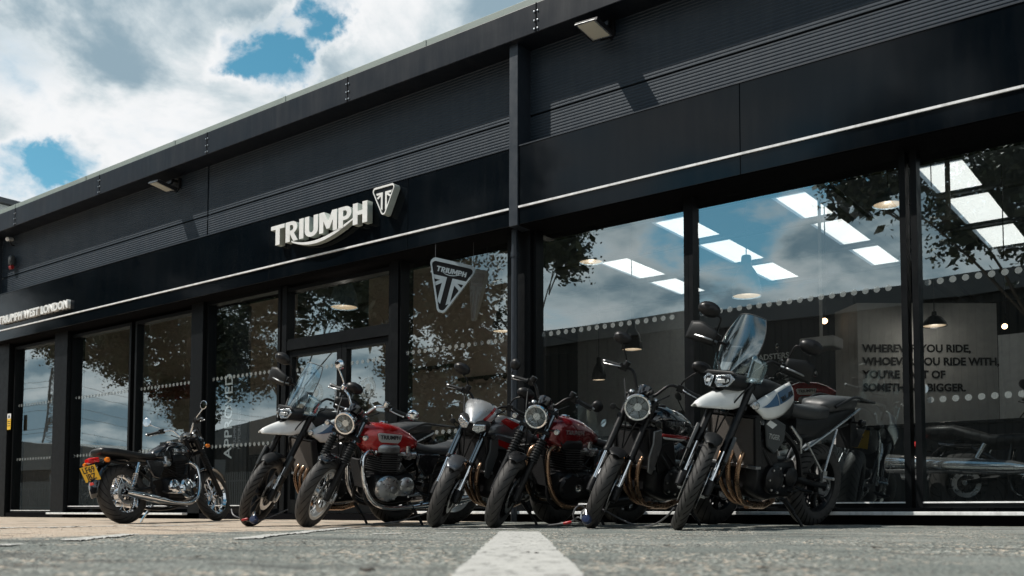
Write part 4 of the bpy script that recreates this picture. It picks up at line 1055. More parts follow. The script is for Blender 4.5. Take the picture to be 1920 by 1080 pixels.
def moto(label, kind, group='motorcycles parked outside the showroom', steer=40, plate=None):
    K = dict(WB=1.45, Rf=.325, wf=.112, rf=.235, Rr=.325, wr=.155, rr=.22, fl=.66, rake=25, style='cast', seat=.79, clip=.80, bar_w=.38, bar_up=.09, bar_back=.12)
    K.update({
     'adventure': dict(WB=1.53, Rf=.348, wf=.098, rf=.272, Rr=.335, wr=.15, rr=.225, fl=.74, rake=25, seat=.86, bar_w=.43, bar_up=.14, bar_back=.10),
     'classic': dict(style='wire', WB=1.45, Rf=.325, wf=.105, rf=.238, Rr=.33, wr=.145, rr=.228, bar_up=.10, bar_w=.39, bar_back=.16, fl=.67),
     'red': dict(style='wire', WB=1.46, Rf=.328, wf=.118, rf=.238, wr=.155, bar_w=.38, bar_up=.10, bar_back=.12),
     'cafe': dict(WB=1.43, Rf=.318, wf=.12, rf=.22, wr=.16, bar_w=.36, bar_up=.10, bar_back=.05, fl=.68),
     'sport': dict(WB=1.41, Rf=.312, wf=.122, rf=.218, Rr=.32, wr=.18, rr=.218, rake=23.5, fl=.66, bar_w=.37, bar_up=.075, bar_back=.06, seat=.82),
     'roadster': dict(WB=1.43, Rf=.318, wf=.12, rf=.218, Rr=.32, wr=.175, rr=.218, rake=24.5, fl=.70, bar_w=.40, bar_up=.12, bar_back=.08),
     'cruiser': dict(WB=1.62, Rf=.325, wf=.13, rf=.225, Rr=.325, wr=.19, rr=.205, rake=30, fl=.66, bar_w=.42, bar_up=.16, bar_back=.24, seat=.70),
    }[kind])
    WB, Rf, Rr = K['WB'], K['Rf'], K['Rr']; ad = kind == 'adventure'; retro = kind in ('classic', 'red', 'cafe')
    root = thing('motorcycle', label, 'motorcycle', (0, 0, 0), group)
    ra = R(K['rake']); ax = V3(-math.sin(ra), 0, math.cos(ra)); pp = V3(math.cos(ra), 0, math.sin(ra)); A = V3(WB, 0, Rf)
    def T(s, y=0, f=0): return A+ax*s+pp*f+V3(0, y, 0)
    P0 = A-pp*.045
    SM = Matrix.Translation(P0) @ Matrix.Rotation(R(steer), 4, ax) @ Matrix.Translation(-P0)
    paint = {'adventure': white_p, 'classic': black_p, 'red': red_p, 'cafe': dred_p, 'sport': grey_p, 'roadster': black_p, 'cruiser': black_p}[kind]
    tread = tyre_adv if ad else tyre_road
    rim_m = {'classic': chrome, 'red': whitewall}.get(kind, satin_k)
    sp_m = chrome if K['style'] == 'wire' else black_m
    # ---- wheels
    dr = .16 if retro or kind == 'cruiser' else .155
    dd = ((1, dr),) if kind in ('classic', 'red') else ((1, dr), (-1, dr))
    make_wheel(root, 'front_wheel', WB, Rf, K['wf'], K['rf'], K['style'], rim_m, sp_m, tread, SM, dd, n=10 if not ad else 10)
    make_wheel(root, 'rear_wheel', 0, Rr, K['wr'], K['rr'], K['style'], rim_m, sp_m, tread, None, ((-1, .12),), drum=retro)
    # ---- fork
    fl = K['fl']; fy = .098 if not ad else .10; usd = kind in ('sport', 'adventure', 'roadster')
    for s in (1, -1):
        mb = MB()
        if usd:
            mb.tube([T(.06, s*fy, .03), T(.30, s*fy, .03)], .021, 12, 1); mb.tube([T(.30, s*fy, .03), T(fl+.10, s*fy, .03)], .028, 12, 2 if kind == 'sport' else 0)
            mb.body([], 4) if False else None
            mb.lathe([(0, -.06), (.030, -.05), (.034, .02), (.028, .08), (.02, .12)], T(.0, s*fy, .02), ax, 12, 0)
            mb.lathe([(.031, 0), (.033, .015), (.031, .03)], T(.29, s*fy, .03), ax, 12, 0)
        else:
            mb.lathe([(0, -.05), (.026, -.045), (.031, .0), (.030, .28), (.033, .30), (.033, .33), (.02, .335)], T(0, s*fy, .02), ax, 14, 0)
            mb.tube([T(.30, s*fy, .02), T(fl+.10, s*fy, .02)], .021, 12, 1)
            if kind in ('classic',): mb.tube([T(fl-.17, s*fy, .02), T(fl+.06, s*fy, .02)], .029, 12, 0)
        fk = mb.build('fork_leg', [black_m, fork_b if kind in ('cafe', 'red') else chrome, fork_b], root, SM=SM)
        if kind in ('red', 'cafe', 'classic'):
            mb = MB(); pr = []
            L0, L1 = .31, .50
            for i in range(9):
                t = L0+(L1-L0)*i/8; pr += [(.030, t), (.041, t+.006), (.041, t+.013), (.030, t+.019)]
            mb.lathe(pr, T(0, s*fy, .02), ax, 14); mb.build('gaiter', plast_k, fk)
        # caliper
        if s == 1 or len(dd) == 2:
            mb = MB(); q = T(.02, s*.082, -.115); mb.box(q, (.055, .05, .12), 0, rot=Matrix((pp, V3(0, 1, 0), ax)).transposed()); mb.box(q+V3(.0, s*.03, 0), (.035, .02, .09), 0, rot=Matrix((pp, V3(0, 1, 0), ax)).transposed())
            mb.tube([T(.0, s*fy, -.01), q], .014, 6, 0)
            mb.build('brake_caliper', alu if kind in ('classic', 'red', 'adventure') else satin_k, root, SM=SM, bevel=.008)
    mb = MB(); rm = Matrix((pp, V3(0, 1, 0), ax)).transposed()
    mb.box(T(fl-.10, 0, .005), (.085, .27, .034), 0, rot=rm); mb.box(T(fl+.08, 0, .005), (.085, .27, .028), 0, rot=rm); mb.tube([T(fl-.12, 0, -.045), T(fl+.12, 0, -.045)], .03, 12)
    for s in (1, -1): mb.lathe([(.026, 0), (.026, .02), (.016, .026), (0, .026)], T(fl+.10, s*fy, .03 if usd else .02), ax, 12, 1)
    mb.build('fork_yoke', [black_m, alu], root, bevel=.006, SM=SM)
    # brake hose
    mb = MB(); mb.tube([T(.0, fy+.005, -.09), T(.22, fy+.012, -.04), T(.45, fy-.02, -.03), T(fl-.02, .05, -.06), T(fl+.14, -.12, -.02)], .0055, 6, smooth=6)
    mb.tube([T(fl+.2, .18, .0), T(fl+.06, .10, .10), T(fl-.12, .03, .06), T(fl-.3, 0, -.1)], .006, 6, smooth=6)
    mb.tube([T(fl+.2, -.2, .0), T(fl+.02, -.12, .12), T(fl-.14, -.05, .05), T(fl-.34, 0, -.11)], .006, 6, smooth=6)
    mb.build('brake_hose', plast_k, root, SM=SM)
    # ---- front mudguard
    if ad:
        mb = guard(WB, Rf, Rf+.016, .062, 62, 138, .022, 1); o = mb.build('front_mudguard', plast_k, root, solid=.004, SM=SM)
        for s in (1, -1):
            mb = MB(); mb.prism([(-.02, .06), (.05, .06), (.055, .32), (.03, .40), (-.03, .40), (-.04, .2)], T(0, s*(fy+.034), .03), pp, ax, V3(0, s*.012, 0)); mb.box(T(.30, s*(fy+.036), .05), (.10, .026, .20), 1, rot=rm)
            mb.build('fork_guard', [plast_k, grey_pl], root, bevel=.01, SM=SM)
    else:
        rng_ = {'classic': (30, 165), 'red': (66, 122), 'cafe': (64, 122), 'sport': (52, 122), 'roadster': (66, 120), 'cruiser': (20, 165)}[kind]
        gm = {'classic': black_p, 'red': black_p, 'cafe': satin_k, 'sport': grey_p, 'roadster': satin_k, 'cruiser': black_p}[kind]
        mb = guard(WB, Rf, Rf+.014, K['wf']*.54, rng_[0], rng_[1], .018, 1); o = mb.build('front_mudguard', gm, root, solid=.004, SM=SM)
        mb = MB()
        for s in (1, -1):
            mb.tube([(WB+.02, s*.066, Rf+Rf+.01), T(.30, s*(fy-.01), .02), T(.10, s*(fy-.005), .03)], .007, 6)
            if retro: mb.tube([T(.33, s*(fy-.01), .03), (WB+.03, 0, Rf*2+.045), ], .006, 6)
        mb.build('mudguard_stay', chrome if kind == 'classic' else satin_k, root, SM=SM)
    # ---- headlamp
    if kind in ('classic', 'red', 'cafe', 'roadster', 'cruiser'):
        hr = .092 if kind != 'roadster' else .098
        H = T(fl-.015, 0, .135); fd = V3(.99, 0, -.10).normalized()
        mb = MB(); mb.lathe([(0, -.115), (hr*.35, -.11), (hr*.75, -.085), (hr*.97, -.03), (hr, .0), (hr, .035)], H, fd, 28)
        hb = mb.build('headlamp', black_p if kind != 'red' else black_p, root, SM=SM)
        mb = MB(); mb.lathe([(hr-.012, .03), (hr+.004, .028), (hr+.009, .038), (hr+.002, .052), (hr-.010, .050), (hr-.013, .036)], H, fd, 30); mb.build('headlamp_ring', chrome if kind in ('red', 'classic', 'cafe', 'roadster') else black_p, hb)
        mb = MB(); mb.lathe([(0, -.02), (hr*.4, -.012), (hr*.75, .01), (hr-.012, .034)], H, fd, 24, 0)
        mb.lathe([(0, .030), (.03, .028), (.034, .01), (.03, -.01)], H, fd, 16, 0)
        for k in range(6):
            a = 2*PI*k/6; mb.box(H+fd*.016+V3(0, .052*math.cos(a), .052*math.sin(a)), (.014, .008, .045), 1, rot=(a-PI/2, 0, 0))
        mb.build('reflector', [lens_in, dial], hb)
        mb = MB(); mb.lathe([(0, .058), (hr*.5, .055), (hr*.85, .049), (hr-.010, .040)], H, fd, 28); mb.build('lens', lens_g, hb)
        mb = MB()
        for s in (1, -1): mb.tube([T(fl-.06, s*fy, .03), H+V3(-.02, s*(hr+.004), 0)], .011, 6); mb.lathe([(.016, -.01), (.016, .01)], H+V3(-.02, s*(hr+.006), 0), (0, 1, 0), 10, 0, caps=True)
        mb.build('headlamp_bracket', satin_k, root, SM=SM)
        # clock
        C_ = T(fl+.14, 0, .085); cd = V3(-.62, 0, .78).normalized(); cr_ = .062 if kind != 'classic' else .05
        mb = MB()
        for y in ((0,) if kind != 'classic' else (-.062, .062)):
            mb.lathe([(0, -.06), (cr_*.7, -.055), (cr_, -.02), (cr_+.003, .012), (cr_-.006, .016), (0, .012)], C_+V3(0, y, 0), cd, 20, 0); mb.lathe([(0, .0135), (cr_-.008, .0135)], C_+V3(0, y, 0), cd, 20, 1)
        mb.build('instruments', [black_p, dial], root, SM=SM)
    elif kind == 'sport':
        # twin pointed lamps under a small screen cowl
        O = T(fl-.02, 0, .17)
        def rg(x, hw, up, dn, p=2.6, n=18): return [V3(O.x+x, hw*math.copysign(abs(math.cos(2*PI*k/n))**(2/p), math.cos(2*PI*k/n)), O.z+(up if math.sin(2*PI*k/n) > 0 else dn)*math.copysign(abs(math.sin(2*PI*k/n))**(2/p), math.sin(2*PI*k/n))) for k in range(n)]
        mb = MB(); mb.loft([rg(-.15, .085, .03, .05), rg(-.08, .135, .04, .085), (rg(.0, .14, .035, .10)), rg(.06, .10, .015, .085), rg(.085, .05, .0, .05)])
        hb = mb.build('headlamp', plast_k, root, SM=SM)
        for s in (1, -1):
            poly = [(-.115, .018), (-.02, -.012), (-.022, -.062), (-.075, -.080), (-.128, -.035)]
            mb = MB(); base = V3(O.x+.075, 0, O.z); mb.prism([(s*a, b) for a, b in poly], base, (0, 1, 0), (0, 0, 1), V3(.02, 0, .0))
            for i, q in enumerate(mb.v): q.x += .030-abs(q.y)*.42
            l = mb.build('headlamp_lens', [lens_in], root, bevel=.012, SM=SM)
        def cowl(u, v):
            y = (v-.5)*2; x = .105-.30*u-.075*abs(y)**2; z = -.005+.165*math.sin(u*1.35)-.05*abs(y)**2.2*(1-.3*u); return (O.x+x, y*(.055+.095*math.sin(min(1, u*1.35)*PI/2)), O.z+z)
        mb = MB().grid(cowl, 12, 14); mb.build('screen_cowl', silver_p, root, solid=.006, SM=SM)
        mb = MB()
        def stripe(u, v):
            q = V3(*cowl(.25+.62*u, .80+.09*v*(1-u*.3))); return q+V3(.004, .004, .004)
        mb.grid(stripe, 6, 2); mb.build('red_stripe', red_p, root, SM=SM)
        mb = MB(); mb.box(T(fl+.16, 0, .06), (.02, .16, .1), 0, rot=(0, R(-50), 0)); mb.build('instruments', dial, root, bevel=.01, SM=SM)
    else:
        # adventure: lamp unit, beak and tall screen fixed to the frame (they do not steer)
        O = V3(WB-.235, 0, 1.085)
        def lampring(x, hw, up, dn, n=22, p=2.6): return [V3(O.x+x, hw*math.copysign(abs(math.cos(2*PI*k/n))**(2/p), math.cos(2*PI*k/n)), O.z+(up if math.sin(2*PI*k/n) > 0 else dn)*math.copysign(abs(math.sin(2*PI*k/n))**(2/p), math.sin(2*PI*k/n))) for k in range(n)]
        mb = MB(); mb.loft([lampring(-.20, .10, .05, .07), lampring(-.06, .15, .06, .075), lampring(.03, .14, .05, .065), lampring(.09, .09, .03, .05)])
        hb = mb.build('headlamp', plast_k, root)
        for s in (1, -1):
            poly = [(.012, .030), (.10, .048), (.138, .012), (.10, -.042), (.03, -.050), (.012, -.02)]
            mb = MB(); mb.prism([(s*a, b) for a, b in poly], V3(O.x+.085, 0, O.z), (0, 1, 0), (0, 0, 1), V3(.012, 0, 0), 0)
            mb.prism([(s*a, b*.5-.004) for a, b in [(.03, .02), (.10, .03), (.11, 0), (.09, -.03), (.03, -.03)]], V3(O.x+.098, 0, O.z), (0, 1, 0), (0, 0, 1), V3(.006, 0, 0), 1)
            for q in mb.v: q.x += .022-abs(q.y)*.42-max(0, q.z-O.z)*.4
            mb.build('lens', [lens_in, whitewall], hb, bevel=.008)
        mb = MB(); mb.prism([(-.15, .04), (.15, .04), (.11, .07), (-.11, .07)], V3(O.x+.03, 0, O.z), (0, 1, 0), (0, 0, 1), V3(.03, 0, 0)); mb.build('lamp_brow', plast_k, root, bevel=.01)
        def beak(u, v):
            y = (v-.5)*2; w = 1-u; hw = .028+.122*w**.8; H_ = .018+.165*w**.7; x = .285-.40*w-.10*abs(y)**3*w; z = -.200+H_*(1-abs(y)**2.1)+.075*max(0, w-.55)/.45
            return (O.x+x, y*hw, O.z+z)
        mb = MB().grid(beak, 14, 14); mb.build('beak', white_p, root, solid=.009)
        mb = MB()
        def bi(u, v):
            q = V3(*beak(.22+.32*u, .5+(v-.5)*.5*(1-.45*u))); return q+V3(.005, 0, .008)
        mb.grid(bi, 4, 4); mb.build('beak_vent', plast_k, root)
        def scr(u, v):
            y = (v-.5)*2; hw = .118+.24*u-.235*u*u; x = .03-.19*u-.10*y*y*(1-.2*u); z = .06+.43*u-.03*y*y*u*u
            return (O.x+x, y*hw, O.z+z)
        mb = MB().grid(scr, 16, 16); ws_ = mb.build('windscreen', screen_g, root, smooth=80)
        mb = MB(); ed = [scr(u/20, 0) for u in range(21)]+[scr(1, v/14) for v in range(1, 14)]+[scr(1-u/20, 1) for u in range(21)]
        mb.tube(ed, .0042, 5); mb.build('screen_edge', grey_pl, ws_)
        mb = MB(); 
        for s in (1, -1): mb.tube([V3(O.x-.03, s*.07, O.z+.05), V3(O.x-.10, s*.055, O.z+.24)], .009, 6)
        mb.box((O.x-.10, 0, O.z+.245), (.02, .13, .016)); mb.box((O.x-.01, 0, O.z+.10), (.02, .10, .07), rot=(0, R(-25), 0)); mb.build('screen_bracket', grey_pl, root, bevel=.004)
        for s in (1, -1):
            def defl(u, v): return (O.x-.05-.12*v-.04*u, s*(.15+.05*math.sin(v*PI*.6)+.015*u), O.z+.0+.20*u*(1-.35*v))
            MB().grid(defl, 5, 5).build('wind_deflector', screen_g, root, solid=.004)
        mb = MB(); mb.box((O.x-.17, 0, O.z+.16), (.015, .17, .11), 0, rot=(0, R(-20), 0)); mb.build('instruments', dial, root, bevel=.008)
    # ---- handlebar
    HB = T(fl+.12, 0, -.01); bw, bu, bb_ = K['bar_w'], K['bar_up'], K['bar_back']
    pts = []
    for s in (1, -1):
        seq = [HB+V3(0, 0, .03), HB+V3(.0, s*.07, .035), HB+V3(-.02, s*.15, .03+bu), HB+V3(-.04-bb_*.35, s*.24, .035+bu), HB+V3(-.03-bb_, s*bw, .02+bu)]
        pts.append(seq)
    bar_c = chrome if kind in ('classic', 'red', 'cruiser') else satin_k
    mb = MB(); mb.tube(pts[1][::-1]+pts[0][1:], .0112, 10, smooth=6)
    for s in (1, -1): mb.box(HB+V3(0, s*.045, .02), (.04, .03, .05), 1)
    hbar = mb.build('handlebar', [bar_c, alu_d], root, SM=SM)
    for i, s in enumerate((1, -1)):
        e0, e1 = pts[i][3], pts[i][4]; d = (e1-e0).normalized(); g0_ = e1-d*.125
        mb = MB(); mb.tube([g0_, e1], .0175, 12); mb.lathe([(0, .022), (.013, .02), (.016, .0)], e1, d, 12, 1); mb.tube([g0_-d*.012, g0_], .026, 12); mb.build('grip', [plast_k, alu_d], hbar)
        mb = MB(); mb.box(g0_-d*.045, (.05, .05, .055), 0); mb.tube([g0_-d*.02+V3(.03, 0, 0), g0_+d*.03+V3(.062, 0, -.004), e1+V3(.052, 0, -.012)], .0062, 8, 1, smooth=4); mb.ball(e1+V3(.052, 0, -.012), .010, 8, 1)
        if s == -1 or kind in ('cafe', 'red'): mb.lathe([(0, -.025), (.025, -.022), (.027, .02), (0, .024)], g0_-d*.06+V3(.035, 0, .035), (0, .2, 1), 12, 2 if kind == 'red' else 0)
        mb.build('lever', [black_m, alu if kind in ('classic', 'red', 'roadster', 'cruiser') else satin_k, chrome], hbar, bevel=.003)
        # mirrors
        mg = chrome if kind in ('classic', 'red', 'cruiser') else satin_k
        mb = MB()
        if kind == 'cafe':      # round bar-end mirrors
            c = e1+d*.035+V3(-.01, 0, .105 if s == -1 else .03); mb.tube([e1, e1+d*.035, c+V3(0, 0, -.06 if s == -1 else 0)], .0075, 8); n_ = V3(-.97, -s*.22, .05).normalized(); r_ = .05
            prm = [(0, -.022), (r_*.6, -.018), (r_*.95, -.004), (r_, .006), (r_-.006, .009)]
        elif kind == 'classic':
            c = g0_-d*.05+V3(-.03, s*.17, .155); mb.tube([g0_-d*.045, g0_-d*.04+V3(.0, s*.02, .05), c+V3(.012, -s*.02, -.03), c], .006, 8); n_ = V3(-.97, -s*.2, .1).normalized(); r_ = .054
            prm = [(0, -.022), (r_*.6, -.018), (r_*.95, -.004), (r_, .006), (r_-.006, .009)]
        elif kind == 'red' and s == 1:
            c = e1+d*.06+V3(-.01, 0, .02); mb.tube([e1, e1+d*.03, c], .0075, 8); n_ = V3(-.97, -s*.22, .05).normalized(); r_ = .052
            prm = [(0, -.022), (r_*.6, -.018), (r_*.95, -.004), (r_, .006), (r_-.006, .009)]
        elif kind in ('sport', 'roadster', 'red', 'cruiser'):
            dx = .03; c = g0_-d*.05+V3(dx, s*.10, .21 if kind != 'sport' else .17); mb.tube([g0_-d*.05, g0_-d*.05+V3(.012, s*.005, .05), g0_-d*.05+V3(.03, s*.03, .10), c+V3(.015, -s*.01, -.03)], .0068, 8, smooth=4); n_ = V3(-.97, -s*.2, .06).normalized(); r_ = .05 if kind == 'red' else .062
            prm = [(0, -.03), (r_*.6, -.026), (r_*.95, -.006), (r_, .006), (r_-.006, .009)]
        else:
            c = g0_-d*.04+V3(.04, s*.11, .20); mb.tube([g0_-d*.05, g0_-d*.05+V3(.02, s*.01, .10), g0_-d*.05+V3(.04, s*.02, .17), c+V3(.02, -s*.03, -.02)], .008, 8, smooth=4); n_ = V3(-.97, -s*.2, .06).normalized(); r_ = .068
            prm = [(0, -.042), (r_*.6, -.036), (r_*.95, -.012), (r_, .006), (r_-.006, .009)]
        k0 = len(mb.v); mb.lathe(prm, c, n_, 22)
        if kind in ('sport', 'roadster', 'adventure'):
            for q in mb.v[k0:]: q.y = c.y+(q.y-c.y)*1.28; q.z = c.z+(q.z-c.z)*.82
        mo = mb.build('mirror', mg, root, SM=SM)
        mb = MB(); k0 = 0; mb.lathe([(0, .0075), (r_-.006, .0078)], c, n_, 22)
        if kind in ('sport', 'roadster', 'adventure'):
            for q in mb.v: q.y = c.y+(q.y-c.y)*1.28; q.z = c.z+(q.z-c.z)*.82
        mb.build('mirror_glass', mirror_g, mo)
        if ad:
            def hg(u, v):
                y = e1.y-s*(.0)+s*(.04-.21*u); return (e1.x+.075+.05*math.sin(u*PI*.6)-.015*(v*2-1)**2+.03*u, y, e1.z-.035+.15*v*(1-.45*abs(u-.35))+.015*u)
            MB().grid(hg, 10, 6).build('hand_guard', plast_k, root, solid=.006, SM=SM)
            mb = MB(); mb.tube([e1+d*.02, e1+d*.03+V3(.06, 0, .005), e1-d*.12+V3(.135, 0, .01), g0_-d*.07+V3(.05, 0, .0)], .008, 8, smooth=4); mb.build('guard_bar', alu_d, root, SM=SM)
        # front indicators
        if kind != 'adventure':
            q = T(fl-.06, s*.17, .05); mb = MB(); mb.tube([T(fl-.07, s*fy, .03), q], .006, 6, 1); mb.lathe([(0, -.03), (.018, -.02), (.024, 0), (.025, .018), (.020, .03), (0, .033)], q+V3(0, s*.02, 0), (1, 0, 0), 12, 0)
            mb.build('indicator', [amber if kind in ('classic',) else (lens_in if kind in ('red', 'cafe') else plast_k), satin_k], root, SM=SM)
        else:
            q = V3(1.17, s*.21, .93); mb = MB(); mb.tube([q+V3(-.02, -s*.08, 0), q], .008, 6, 1); mb.lathe([(0, -.02), (.02, -.015), (.03, 0), (.026, .015), (0, .02)], q, (.9, s*.3, 0), 12, 0); mb.build('fog_lamp', [lens_in, satin_k], root)
    # ---- frame
    hx = T(fl-.0, 0, -.05)
    mb = MB()
    for s in (1, -1):
        if ad or kind in ('sport', 'roadster'):
            mb.tube([hx, V3(hx.x-.12, s*.13, hx.z-.10), V3(.55, s*.14, .66), V3(.38, s*.12, .42)], .022, 8, smooth=4); mb.tube([V3(hx.x-.05, s*.06, hx.z-.12), V3(.95, s*.16, .60), V3(.75, s*.16, .42)], .018, 8, smooth=3)
            mb.tube([V3(.55, s*.12, .70), V3(.1, s*.10, .78), V3(-.25, s*.08, .84)], .014, 8)
        else:
            mb.tube([hx, V3(1.02, s*.05, .50), V3(.98, s*.12, .22), V3(.45, s*.13, .20), V3(.34, s*.12, .40), V3(.36, s*.11, .66)], .016, 8, smooth=5); mb.tube([hx, V3(.85, s*.05, .80), V3(.36, s*.11, .68), V3(-.05, s*.11, .66), V3(-.22, s*.10, .68)], .015, 8, smooth=4)
            mb.tube([V3(.36, s*.11, .45), V3(.05, s*.125, .64)], .012, 8)
    mb.build('frame', black_m if kind != 'cruiser' else black_p, root)
    mb = MB()
    for s in (1, -1):
        mb.tube([V3(.40, s*.09, .40), V3(.2, s*.115, .36), V3(-.03, s*.115, Rr)], [.026, .024, .022], 8); mb.lathe([(0, -.02), (.022, -.018), (.022, .018), (0, .02)], (0, s*.125, Rr), (0, 1, 0), 10, 1)
    mb.build('swingarm', [black_m, alu], root)
    if retro or kind == 'cruiser':
        for s in (1, -1):
            a, b = V3(.02, s*.15, Rr+.06), V3(.16, s*.14, .66); d = b-a; mb = MB()
            mb.tube([a, a+d*.98], .010, 8, 1); mb.tube([a+d*.55, b], .024, 10, 1 if kind in ('classic', 'cruiser') else 0); pr = []
            for i in range(26): pts_a = i*2*PI/4; 
            pts2 = [a+d*(.08+.5*i/60)+(V3(0, 1, 0)*math.cos(i*PI/5)+d.normalized().cross(V3(0, 1, 0))*math.sin(i*PI/5))*.026 for i in range(61)]
            mb.tube(pts2, .0048, 5, 1 if kind in ('cruiser', 'classic') else 0); mb.build('shock_absorber', [black_m, chrome if kind != 'cafe' else alu], root)
    # ---- engine
    mb = MB()
    if retro:
        ec = black_m if kind == 'cafe' else alu
        mb.body([(.52, .40, .10, .10, .12, 4), (.56, .38, .15, .14, .14, 4), (.78, .37, .16, .15, .15, 4), (.95, .38, .15, .12, .12, 4), (1.0, .38, .08, .08, .08, 4)], 20, 0)
        fins(mb, .80, .53, .69, 9, .20, .30, 0, -.04); mb.box((.81, 0, .60), (.16, .26, .2), 0); mb.body([(.71, .73, .13, .045, .05, 4), (.75, .73, .15, .06, .05, 4), (.90, .73, .15, .06, .05, 4), (.94, .73, .13, .045, .05, 4)], 18, 2)
        if kind != 'classic': fins(mb, .80, .532, .692, 9, .206, .306, 3, -.04) if False else [mb.box((.80+.04*(.16*i/8), 0, .53+.02*i), (.206, .306, .0035), 3) for i in range(9)]
        eng = mb.build('engine', [black_m, chrome, black_m if kind != 'red' else alu_d, alu_d], root, bevel=0)
        for s in (1, -1):
            cv = chrome if kind == 'classic' else (alu if kind == 'red' else black_m)
            mb = MB(); mb.lathe([(.115, 0), (.118, .03), (.10, .055), (.05, .066), (0, .068)], (.84, s*.15, .375), (0, s, 0), 28); 
            for q in mb.v: q.x = .84+(q.x-.84)*1.12
            mb.lathe([(.085, 0), (.086, .025), (.06, .045), (0, .05)], (.64, s*.15, .395), (0, s, 0), 24)
            for k in range(9): mb.lathe([(0, .046), (.0075, .046), (.0075, .062), (0, .062)], (.84+.118*math.cos(k*.7), s*.15, .375+.105*math.sin(k*.7)), (0, s, 0), 7)
            mb.box((.74, s*.165, .38), (.2, .04, .14), 0)
            mb.build('engine_cover', cv, eng)
            mb = MB(); mb.lathe([(.034, 0), (.034, .008), (.026, .012), (0, .012)], (.80, s*.217, .37), (0, s, 0), 18); mb.build('cover_badge', alu_d if kind != 'cafe' else chrome, eng)
            mb = MB(); mb.tube([(.70, s*.07, .69), (.60, s*.085, .68), (.52, s*.09, .68)], [.03, .028, .036], 12); mb.lathe([(0, -.035), (.034, -.03), (.034, .03), (0, .035)], (.61, s*.115, .67), (0, s, 0), 14); mb.lathe([(0, -.03), (.026, -.03), (.026, .03), (0, .03)], (.61, s*.10, .73), (0, 0, 1), 12)
            mb.build('throttle_body', alu if kind != 'cafe' else alu, eng)
    elif kind == 'cruiser':
        mb.body([(.5, .40, .14, .12, .14, 4), (.6, .38, .2, .18, .16, 4), (1.0, .37, .2, .18, .15, 4), (1.1, .4, .12, .12, .12, 4)], 20, 0); fins(mb, .9, .56, .72, 9, .26, .36, 1, -.04); mb.box((.9, 0, .63), (.2, .3, .2))
        for s in (1, -1): mb.lathe([(.13, 0), (.13, .03), (.1, .06), (0, .07)], (.86, s*.19, .39), (0, s, 0), 24, 1)
        mb.build('engine', [black_m, chrome], root)
    else:
        mb.body([(.45, .42, .10, .12, .14, 4), (.52, .40, .16, .16, .15, 4), (.80, .38, .17, .17, .15, 4), (.98, .40, .16, .12, .12, 4), (1.03, .40, .1, .08, .08, 4)], 20, 0); mb.box((.90, 0, .60), (.22, .34, .22), 0, rot=(0, R(18), 0)); mb.box((.955, 0, .72), (.22, .33, .08), 0, rot=(0, R(18), 0))
        eng = mb.build('engine', [black_m], root, bevel=.01)
        for s in (1, -1):
            mb = MB(); mb.lathe([(.105, 0), (.107, .03), (.085, .05), (.03, .058), (0, .058)], (.82, s*.165, .40), (0, s, 0), 24); mb.lathe([(.075, 0), (.075, .03), (.05, .045), (0, .048)], (.60, s*.16, .42), (0, s, 0), 20)
            for k in range(7): mb.lathe([(0, .05), (.008, .05), (.008, .062), (0, .062)], (.82+.092*math.cos(k*.9), s*.163, .40+.092*math.sin(k*.9)), (0, s, 0), 6, 1)
            mb.build('engine_cover', [black_m, alu], eng)
    # ---- radiator
    if kind in ('adventure', 'sport', 'roadster'):
        rx = 1.10; hw, z0, z1 = (.17, .52, .80) if not ad else (.195, .50, .84)
        mb = MB(); mb.box((rx, 0, (z0+z1)/2), (.035, 2*hw, z1-z0), 0, rot=(0, R(12), 0))
        rad = mb.build('radiator', rad_m if ad else rad_k, root)
        mb = MB()
        for s in (1, -1): mb.box((rx, s*(hw+.012), (z0+z1)/2), (.06, .024, z1-z0+.02), 0, rot=(0, R(12), 0))
        mb.box((rx-.035, 0, z0-.012), (.06, 2*hw+.05, .024), 1); mb.box((rx+.03, 0, z1+.012), (.06, 2*hw+.05, .02), 0)
        mb.build('radiator_shroud', [satin_k, alu_d], rad, bevel=.004)
        if kind in ('sport', 'roadster'):
            for s in (1, -1):
                mb = MB(); mb.prism([(.02, .0), (.07, .02), (.075, .14), (.045, .24), (.05, .34), (-.04, .36), (-.06, .22), (-.02, .10)], (rx-.03, s*.19, .46), (1, 0, 0), (0, 0, 1), V3(0, s*.02, 0)); mb.build('radiator_cowl', alu_d if kind == 'roadster' else grey_pl, root, bevel=.008)
    elif retro:
        mb = MB(); mb.box((1.06, 0, .50), (.03, .16, .26), 0, rot=(0, R(16), 0)); mb.build('radiator', rad_k, root)
    # ---- exhaust
    hm = {'classic': chrome, 'red': chrome, 'cafe': bronze, 'cruiser': chrome}.get(kind, bronze)
    if retro:
        for s in (1, -1):
            mb = MB(); mb.tube([(.92, s*.075, .70), (1.02, s*.095, .70), (1.09, s*.125, .62), (1.07, s*.15, .42), (.98, s*.165, .26), (.82, s*.175, .20), (.55, s*.18, .205)], .0215, 12, smooth=6)
            mb.lathe([(.03, -.012), (.036, 0), (.03, .012)], (.945, s*.08, .70), (1, 0, 0), 14)
            ex = mb.build('exhaust_pipe', hm, root)
            mb = MB(); ca = V3(-.50, 0, .085 if kind == 'classic' else .06).normalized(); o = V3(.56, s*.185, .205)
            if kind == 'cafe': mb.lathe([(.022, 0), (.044, .10), (.047, .34), (.040, .44), (.026, .45), (.022, .40)], o, ca, 20)
            else: mb.lathe([(.0235, 0), (.028, .06), (.043, .22), (.045, .42), (.038, .60), (.026, .68), (.022, .68), (.018, .60)], o, ca, 20)
            mb.build('silencer', black_m if kind == 'cafe' else chrome, root)
    elif kind == 'cruiser':
